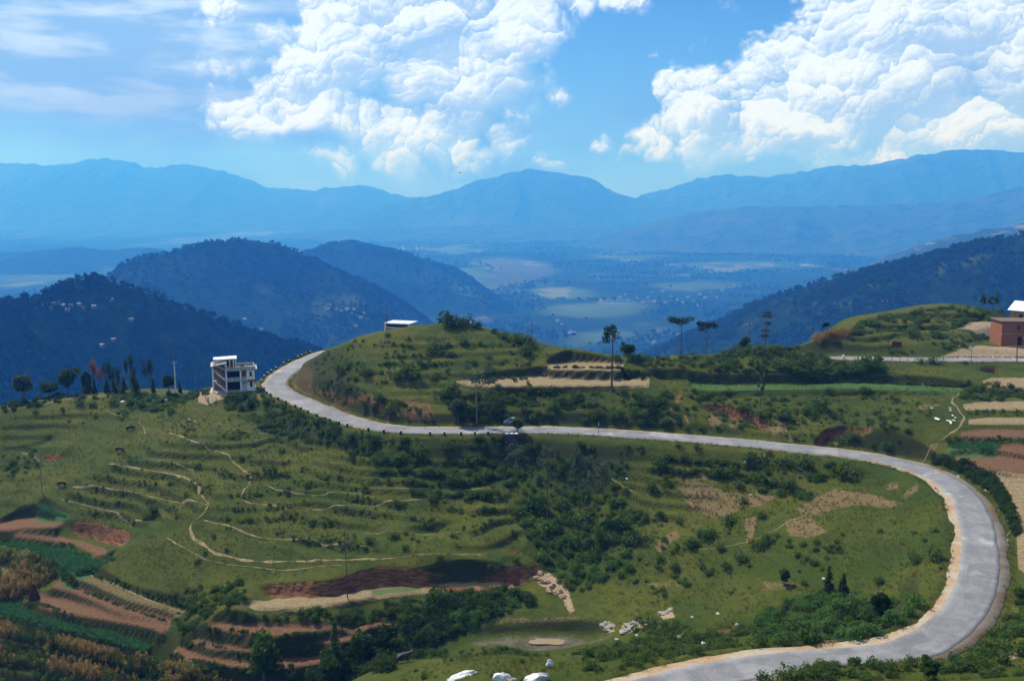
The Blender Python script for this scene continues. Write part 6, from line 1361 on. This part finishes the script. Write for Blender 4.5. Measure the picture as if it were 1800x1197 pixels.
p_ = drop(792, 1198); rock(p_ + [0, 0, .0], (.45, .35, .25), 9, stone_w, 'small white rock at the lower end of the long white boulder')
p_ = drop(884, 1200); rock(p_ + [0, 0, .2], (.95, .6, .8), 2, stone_w, 'tall white boulder at the bottom edge, middle of the three')
p_ = drop(900, 1202); rock(p_ + [0, 0, .1], (.6, .5, .45), 3, stone_g, 'brown boulder leaning on the tall white boulder')
p_ = drop(942, 1198); rock(p_ + [0, 0, .18], (1.1, .6, .6), 4, stone_w, 'broad white boulder at the bottom edge, right of the tall one')
p_ = drop(966, 1173); rock(p_ + [0, 0, .35], (.38, .3, .45), 5, stone_w, 'small white boulder among bushes above the broad one')
for i, (u, v, s_) in enumerate([(1062,1098,.5),(1070,1106,.6),(1078,1100,.4),(1110,1100,.8),(1122,1094,.6),(1100,1110,.7),(1168,1078,.6),(1180,1072,.5),(1198,1122,.5),(1205,1116,.4),(1140,1098,.5)]):
    p_ = drop(u, v); rock(p_, (s_ * 1.3, s_, s_ * .55), 30 + i, stone_g, 'pale rock slab in the eroded gully right of the pool', 'rock', 'rocks right of the pool', 'rock')
for i, (u, v, s_) in enumerate([(945,1018,.6),(958,1024,.7),(970,1030,.55),(982,1040,.6),(965,1040,.5),(990,1050,.5),(950,1008,.5)]):
    p_ = drop(u, v); rock(p_, (s_, s_, s_ * .8), 60 + i, simple('earth_clod', (.30, .21, .13), .95, .25, 2, .5), 'tan earth block fallen below the red scarp', 'rock', 'fallen earth blocks', 'earth_block')
def cloth(u, v, w, h_, seed, label, group=None, mat=paintw):
    p_ = drop(u, v); r = np.random.default_rng(seed); n_ = 7; X, Y = np.meshgrid(np.linspace(-.5, .5, n_), np.linspace(-.5, .5, n_))
    x = p_[0] + X * w + .08 * w * fbm(X * 3 + seed, Y * 3, 2, seed); y = p_[1] + Y * h_ * 1.0; z = hz(x.ravel(), y.ravel()).reshape(x.shape) + .10 + .12 * (1 + fbm(X * 2.5, Y * 2.5 + seed, 2, seed))
    tp = np.stack([x, y, z], -1).reshape(-1, 3); bt_ = tp - [0, 0, .04]; Q = grid_quads(n_, n_)
    return tag(link(bpy.data.objects.new('laundry_cloth', mesh_np('laundry_cloth', np.vstack([tp, bt_]), np.vstack([Q, Q[:, ::-1] + n_ * n_]), mat))), label, 'cloth', group)
cloth(1647, 738, .75, .8, 1, 'largest white cloth lying alone on the grass below the upper terrace', None)
for i, (u, v, w) in enumerate([(1666,741,.4),(1670,742,.4),(1676,741,.45),(1671,745,.35),(1675,732,.3),(1670,719,.3),(1671,723,.35),(1679,736,.25)]): cloth(u, v, w, .5, 10 + i, 'small white cloth drying in the cluster beside the right path', 'white cloths by the path')
cloth(1638, 719, .4, .5, 30, 'white cloth hung on a dark bush beside the grass', None)
for u, v, lab in ((215, 707, 'pale blue cloth on the scrub by the field track'), (290, 704, 'white cloths heaped beside the dark drum on the slope')): cloth(u, v, .7, .6, u, lab)
p_ = drop(286, 708); tag(MB().tube([(p_[0], p_[1], p_[2] - .1), (p_[0], p_[1], p_[2] + .85)], (.32, .3), 14).build('dark_drum', black), 'dark upright drum on the grass below the skyline track', 'drum')
for i, (u, v) in enumerate([(1084,1124),(1120,1117),(1272,1000),(1238,1132),(1065,1094),(1236,1130),(1345,1094),(1262,1079),(1217,1085),(1295,1098),(1448,1018),(1320,870),(1102,842),(1310,813),(1020,850),(1684,838),(1732,863)]):
    p_ = drop(u, v); rock(p_ + [0, 0, .05], (.22, .2, .16), 90 + i, stone_w, 'tiny white stone lying in the grass of the bowl', 'stone', 'white stones in the bowl', 'white_stone')
# haystack
p_ = drop(60, 1053); hs = root('haystack', p_, 0, 'dark conical straw stack at the edge of the brown terrace', 'haystack')
strawm = leaf_mat('old_straw', (.045, .022, .012), (.13, .065, .03), .1); r = np.random.default_rng(4)
MB().tube([(0, 0, -.1), (0, 0, .3), (.03, 0, 1.2), (.05, 0, 2.0), (.05, 0, 2.5)], (.95, .85, .5, .26, .06), 14).build('core', simple('dark_straw', (.07, .035, .02), .95, .3, 6, .5), hs)
V = []; Q = []
for k in range(420):
    a = r.random() * 6.28; z = 2.3 * r.random(); rd = .9 * (1 - z / 2.75); w = np.array([-math.sin(a), math.cos(a), 0]) * .035; pt = np.array([math.cos(a) * rd, math.sin(a) * rd, z + .25]); dn = np.array([math.cos(a) * .16, math.sin(a) * .16, -.42])
    i = len(V); V += [pt - w, pt + w, pt + dn + w, pt + dn - w]; Q.append([i, i + 1, i + 2, i + 3])
link(bpy.data.objects.new('straw', mesh_np('straw', np.array(V), np.array(Q), strawm, smooth=False)), hs)

# -- animals and people: one skinned body each
def skinned(name, verts, edges, radii, mat, parent=None, sub=2):
    me = bpy.data.meshes.new(name); me.from_pydata(verts, edges, []); me.update(); ob = link(bpy.data.objects.new(name, me), parent)
    md = ob.modifiers.new('skin', 'SKIN'); me.skin_vertices[0].data[0].use_root = True
    for i, r_ in enumerate(radii): me.skin_vertices[0].data[i].radius = (r_, r_) if not isinstance(r_, tuple) else r_
    s_ = ob.modifiers.new('sub', 'SUBSURF'); s_.levels = sub; s_.render_levels = sub
    me.materials.append(mat); return ob
def cow(u, v, L_, rz, mat, label, horn=True, graze=False, cat='cow'):
    p_ = drop(u, v); e = root('cow', p_, rz, label, cat); k = L_ / 1.9
    hd = (1.12, 0, .55) if graze else (1.25, 0, 1.28); mz = (1.25, 0, .22) if graze else (1.52, 0, 1.12); nk = (.98, 0, .85) if graze else (.98, 0, 1.22)
    V = [(-.75, 0, 1.0), (-.2, 0, .95), (.35, 0, .98), (.75, 0, 1.05), nk, hd, mz, (-.88, 0, 1.02), (-.98, .02, .62), (-.95, .03, .38)]
    E = [(0, 1), (1, 2), (2, 3), (3, 4), (4, 5), (5, 6), (0, 7), (7, 8), (8, 9)]; R = [(.30, .34), (.36, .40), (.34, .38), (.25, .32), .17, .14, .085, .06, .03, .045]
    for s_ in (-1, 1):
        i = len(V); V += [(.62, .17 * s_, .72), (.66, .17 * s_, .38), (.64, .17 * s_, .05), (-.68, .18 * s_, .78), (-.60, .18 * s_, .52), (-.76, .18 * s_, .32), (-.72, .18 * s_, .05)]
        E += [(3, i), (i, i + 1), (i + 1, i + 2), (0, i + 3), (i + 3, i + 4), (i + 4, i + 5), (i + 5, i + 6)]; R += [.14, .075, .065, .19, .11, .075, .065]
    V = [tuple(np.array(x) * k) for x in V]; R = [tuple(np.array(x) * k) if isinstance(x, tuple) else x * k for x in R]
    skinned('body', V, E, R, mat, e)
    for s_ in (-1, 1):
        if horn: MB().tube([tuple(np.array((hd[0] - .05, .08 * s_, hd[2] + .1)) * k), tuple(np.array((hd[0] - .06, .22 * s_, hd[2] + .18)) * k), tuple(np.array((hd[0], .26 * s_, hd[2] + .32)) * k)], (.035 * k, .028 * k, .008 * k), 6).build('horn', conc, e)
        MB().tube([tuple(np.array((hd[0] - .08, .1 * s_, hd[2] + .03)) * k), tuple(np.array((hd[0] - .12, .26 * s_, hd[2] - .01)) * k)], (.05 * k, .02 * k), 6).build('ear', mat, e)
hide_b = simple('black_hide', (.018, .016, .016), .8, .3, 3); hide_r = simple('brown_hide', (.10, .035, .018), .8, .25, 3); hide_g = simple('slate_hide', (.055, .05, .055), .7, .3, 3)
cow(229, 757, 1.6, math.radians(35), hide_b, 'black cow grazing on the left slope nearest the skyline', graze=True)
cow(210, 795, 1.7, math.radians(-8), hide_r, 'reddish brown cow on the left slope below the black one', graze=True)
cow(109, 855, 1.6, math.radians(172), hide_r, 'brown cow grazing lowest on the left slope', graze=True)
cow(708, 1164, 1.7, math.radians(20), hide_g, 'slate grey calf walking on the bank above the wooded hollow')
skin_m = simple('skin', (.20, .10, .06), .7, .1); hair_m = simple('black_hair', (.012, .011, .011), .7, .1)
def sitter(u, v, rz, top, legs, label):
    p_ = drop(u, v); e = root('person', p_, rz, label, 'person')
    V = [(0, 0, .18), (0, -.02, .42), (0, -.06, .66), (0, -.07, .80), (0, -.09, .92)]; E = [(0, 1), (1, 2), (2, 3), (3, 4)]; R = [(.17, .14), (.16, .12), (.15, .11), .06, .10]
    for s_ in (-1, 1):
        i = len(V); V += [(.2 * s_, -.06, .66), (.25 * s_, -.2, .46), (.12 * s_, -.38, .42), (.13 * s_, -.06, .2), (.17 * s_, -.42, .46), (.16 * s_, -.36, .06), (.16 * s_, -.48, .04)]
        E += [(2, i), (i, i + 1), (i + 1, i + 2), (0, i + 3), (i + 3, i + 4), (i + 4, i + 5), (i + 5, i + 6)]; R += [.065, .045, .035, .10, .075, .05, .04]
    ob = skinned('body', V, E, R, skin_m, e)
    C_ = [(0, 0, .2), (0, -.02, .42), (0, -.06, .66), (.2, -.06, .66), (.25, -.19, .47), (-.2, -.06, .66), (-.25, -.19, .47)]
    skinned('shirt', C_, [(0, 1), (1, 2), (2, 3), (3, 4), (2, 5), (5, 6)], [(.185, .155), (.175, .135), (.165, .125), .08, .06, .08, .06], top, e)
    C_ = [(0, 0, .16), (.13, -.06, .2), (.17, -.41, .46), (.16, -.36, .14), (-.13, -.06, .2), (-.17, -.41, .46), (-.16, -.36, .14)]
    skinned('trousers', C_, [(0, 1), (1, 2), (2, 3), (0, 4), (4, 5), (5, 6)], [.17, .115, .09, .065, .115, .09, .065], legs, e)
    skinned('hair', [(0, -.05, .94), (0, -.06, 1.0)], [(0, 1)], [.105, .07], hair_m, e)
sitter(1573, 583, math.radians(20), simple('red_cloth', (.38, .05, .03), .9, .2), wood, 'person in red sitting on the grass below the right knoll')
sitter(349, 691, math.radians(-30), simple('dark_cloth', (.03, .03, .035), .9, .2), black, 'person in dark clothes sitting by the skyline track near the house')

# -- far houses on the valley floor and slopes
fw = simple('far_white_wall', (.40, .39, .37), .9, .25, .3); fr = simple('far_roof', (.24, .24, .26), .8, .3, .3); fd = simple('far_window', (.05, .05, .06), .6, .1); fb = simple('far_brick_wall', (.15, .085, .06), .9, .15, .3)
def far_house_mesh(w, d, h_, mat, gable):
    a = MB().box((0, 0, h_ / 2 - .5), (w, d, h_ + 1))
    me = bpy.data.meshes.new('wall'); me.from_pydata(a.V, [], a.F); me.materials.append(mat)
    r_ = MB()
    if gable: r_.slab([(-w / 2 - .4, -d / 2 - .5, h_ - .1), (w / 2 + .4, -d / 2 - .5, h_ - .1), (w / 2 + .4, 0, h_ + d * .3), (-w / 2 - .4, 0, h_ + d * .3)], .2); r_.slab([(-w / 2 - .4, d / 2 + .5, h_ - .1), (w / 2 + .4, d / 2 + .5, h_ - .1), (w / 2 + .4, 0, h_ + d * .3), (-w / 2 - .4, 0, h_ + d * .3)], .2)
    else: r_.box((0, 0, h_ + .15), (w + .6, d + .6, .3))
    mr = bpy.data.meshes.new('roof'); mr.from_pydata(r_.V, [], r_.F); mr.materials.append(fr)
    w_ = MB()
    for x in (-.28, .28): w_.box((x * w, -d / 2 - .03, h_ * .6), (w * .18, .06, h_ * .3))
    mw = bpy.data.meshes.new('window'); mw.from_pydata(w_.V[:8], [], w_.F[:6]); mw.materials.append(fd)
    mw2 = bpy.data.meshes.new('window'); mw2.from_pydata([v for v in w_.V[8:]], [], [tuple(i - 8 for i in f) for f in w_.F[6:]]); mw2.materials.append(fd)
    return me, mr, mw, mw2
FHM = [far_house_mesh(9, 7, 6, fw, False), far_house_mesh(11, 7, 5, fw, True), far_house_mesh(8, 6, 5, fb, True), far_house_mesh(13, 8, 8, fw, False)]
def far_house(p_, k, label, group, s_=1.0):
    e = root('village_house', p_, rs.random() * 1.2 - .6, label, 'house', group); e.scale = (s_, s_, s_)
    for nm, me in zip(('wall', 'roof', 'window', 'window'), FHM[k]): link(bpy.data.objects.new(nm, me), e)
from mathutils.bvhtree import BVHTree
def ridge_hit(V, u, v):
    b_ = BVHTree.FromPolygons([tuple(q) for q in V.reshape(-1, 3)], [tuple(int(i) for i in f) for f in grid_quads(*V.shape[:2])]); d = ray(u, v)
    h_ = b_.ray_cast(Vector((0, 0, 0)), Vector(d / np.linalg.norm(d)), 20000); return h_[0]
for lab, grp, V, spots, sc_ in (
  ('white house in the village at the foot of the middle blue hill', 'village at the foot of the hill', V2, [(570,540),(575,545),(582,538),(590,545),(600,548),(610,545),(618,552),(622,545),(628,555),(634,560),(640,552),(645,560),(655,556),(625,575),(640,575),(430,562),(460,580),(415,570)], .65),
  ('pinkish house on the shaded slope of the dark left ridge', 'houses on the left ridge', V1, [(80,540),(88,538),(96,537),(104,536),(112,540),(125,540),(140,538),(150,545),(165,542),(195,530),(90,545),(120,548),(230,565),(200,600),(180,610),(60,585)], .6),
  ('white house on the lower flank of the right forested hillside', 'houses on the right hillside', V3, [(1400,498),(1415,495),(1385,505),(1375,503),(1430,492),(1280,538),(1228,536),(1300,525),(1260,560)], 1.2)):
    b_ = BVHTree.FromPolygons([tuple(q) for q in V.reshape(-1, 3)], [tuple(int(i) for i in f) for f in grid_quads(*V.shape[:2])])
    for i, (u, v) in enumerate(spots):
        d = ray(u, v); h_ = b_.ray_cast(Vector((0, 0, 0)), Vector(d / np.linalg.norm(d)), 20000)[0]
        if h_ is None: continue
        far_house(h_, (i * 7) % 4 if 'pinkish' not in lab else 2, lab, grp, sc_)
for i, (u, v) in enumerate([(1004,585),(1001,590),(1010,588),(980,565),(988,570),(1052,487),(1070,445),(1228,536),(1372,446),(1230,515),(1250,512),(1210,520),(1180,518),(1190,525),(1160,522),(1170,530),(1140,520),(1150,528),(1120,522),(1130,530),(1105,526),(1200,530),(1220,528),(1240,522),(1260,520),(750,535),(757,538),(762,532),(1085,585),(1180,612),(1178,608),(1190,614),(1150,605),(1270,508),(1290,500),(1060,530),(900,512),(712,405),(1645,408),(330,476),(1100,515),(1090,520),(1145,512),(1165,510),(1215,505)]):
    q = at_z(u, v, VALLEY + 6); z = float(vfloor(np.array([q[0]]), np.array([q[1]]))[0]); far_house((q[0], q[1], z), (i * 5) % 4, 'small pale house scattered on the hazy valley floor', 'houses on the valley floor', 1.0)
# pale house by itself just beyond the ridge
q = at_z(1179, 612, VALLEY)
# -- a bird in the sky haze
bq = at_y(808, 304, 260.0); bd = root('soaring_bird', bq, .4, 'tiny dark bird soaring before the pale mountains', 'bird')
skinned('body', [(-.35, 0, 0), (0, 0, .02), (.3, 0, .03), (.42, 0, .04)], [(0, 1), (1, 2), (2, 3)], [(.05, .02), .09, .06, .04], hide_b, bd)
for s_ in (-1, 1): MB().slab([(.15, .05 * s_, .03), (.2, .5 * s_, .15), (.02, .95 * s_, .10), (-.12, .5 * s_, .12), (-.1, .05 * s_, .03)], .02).build('wing', hide_b, bd)
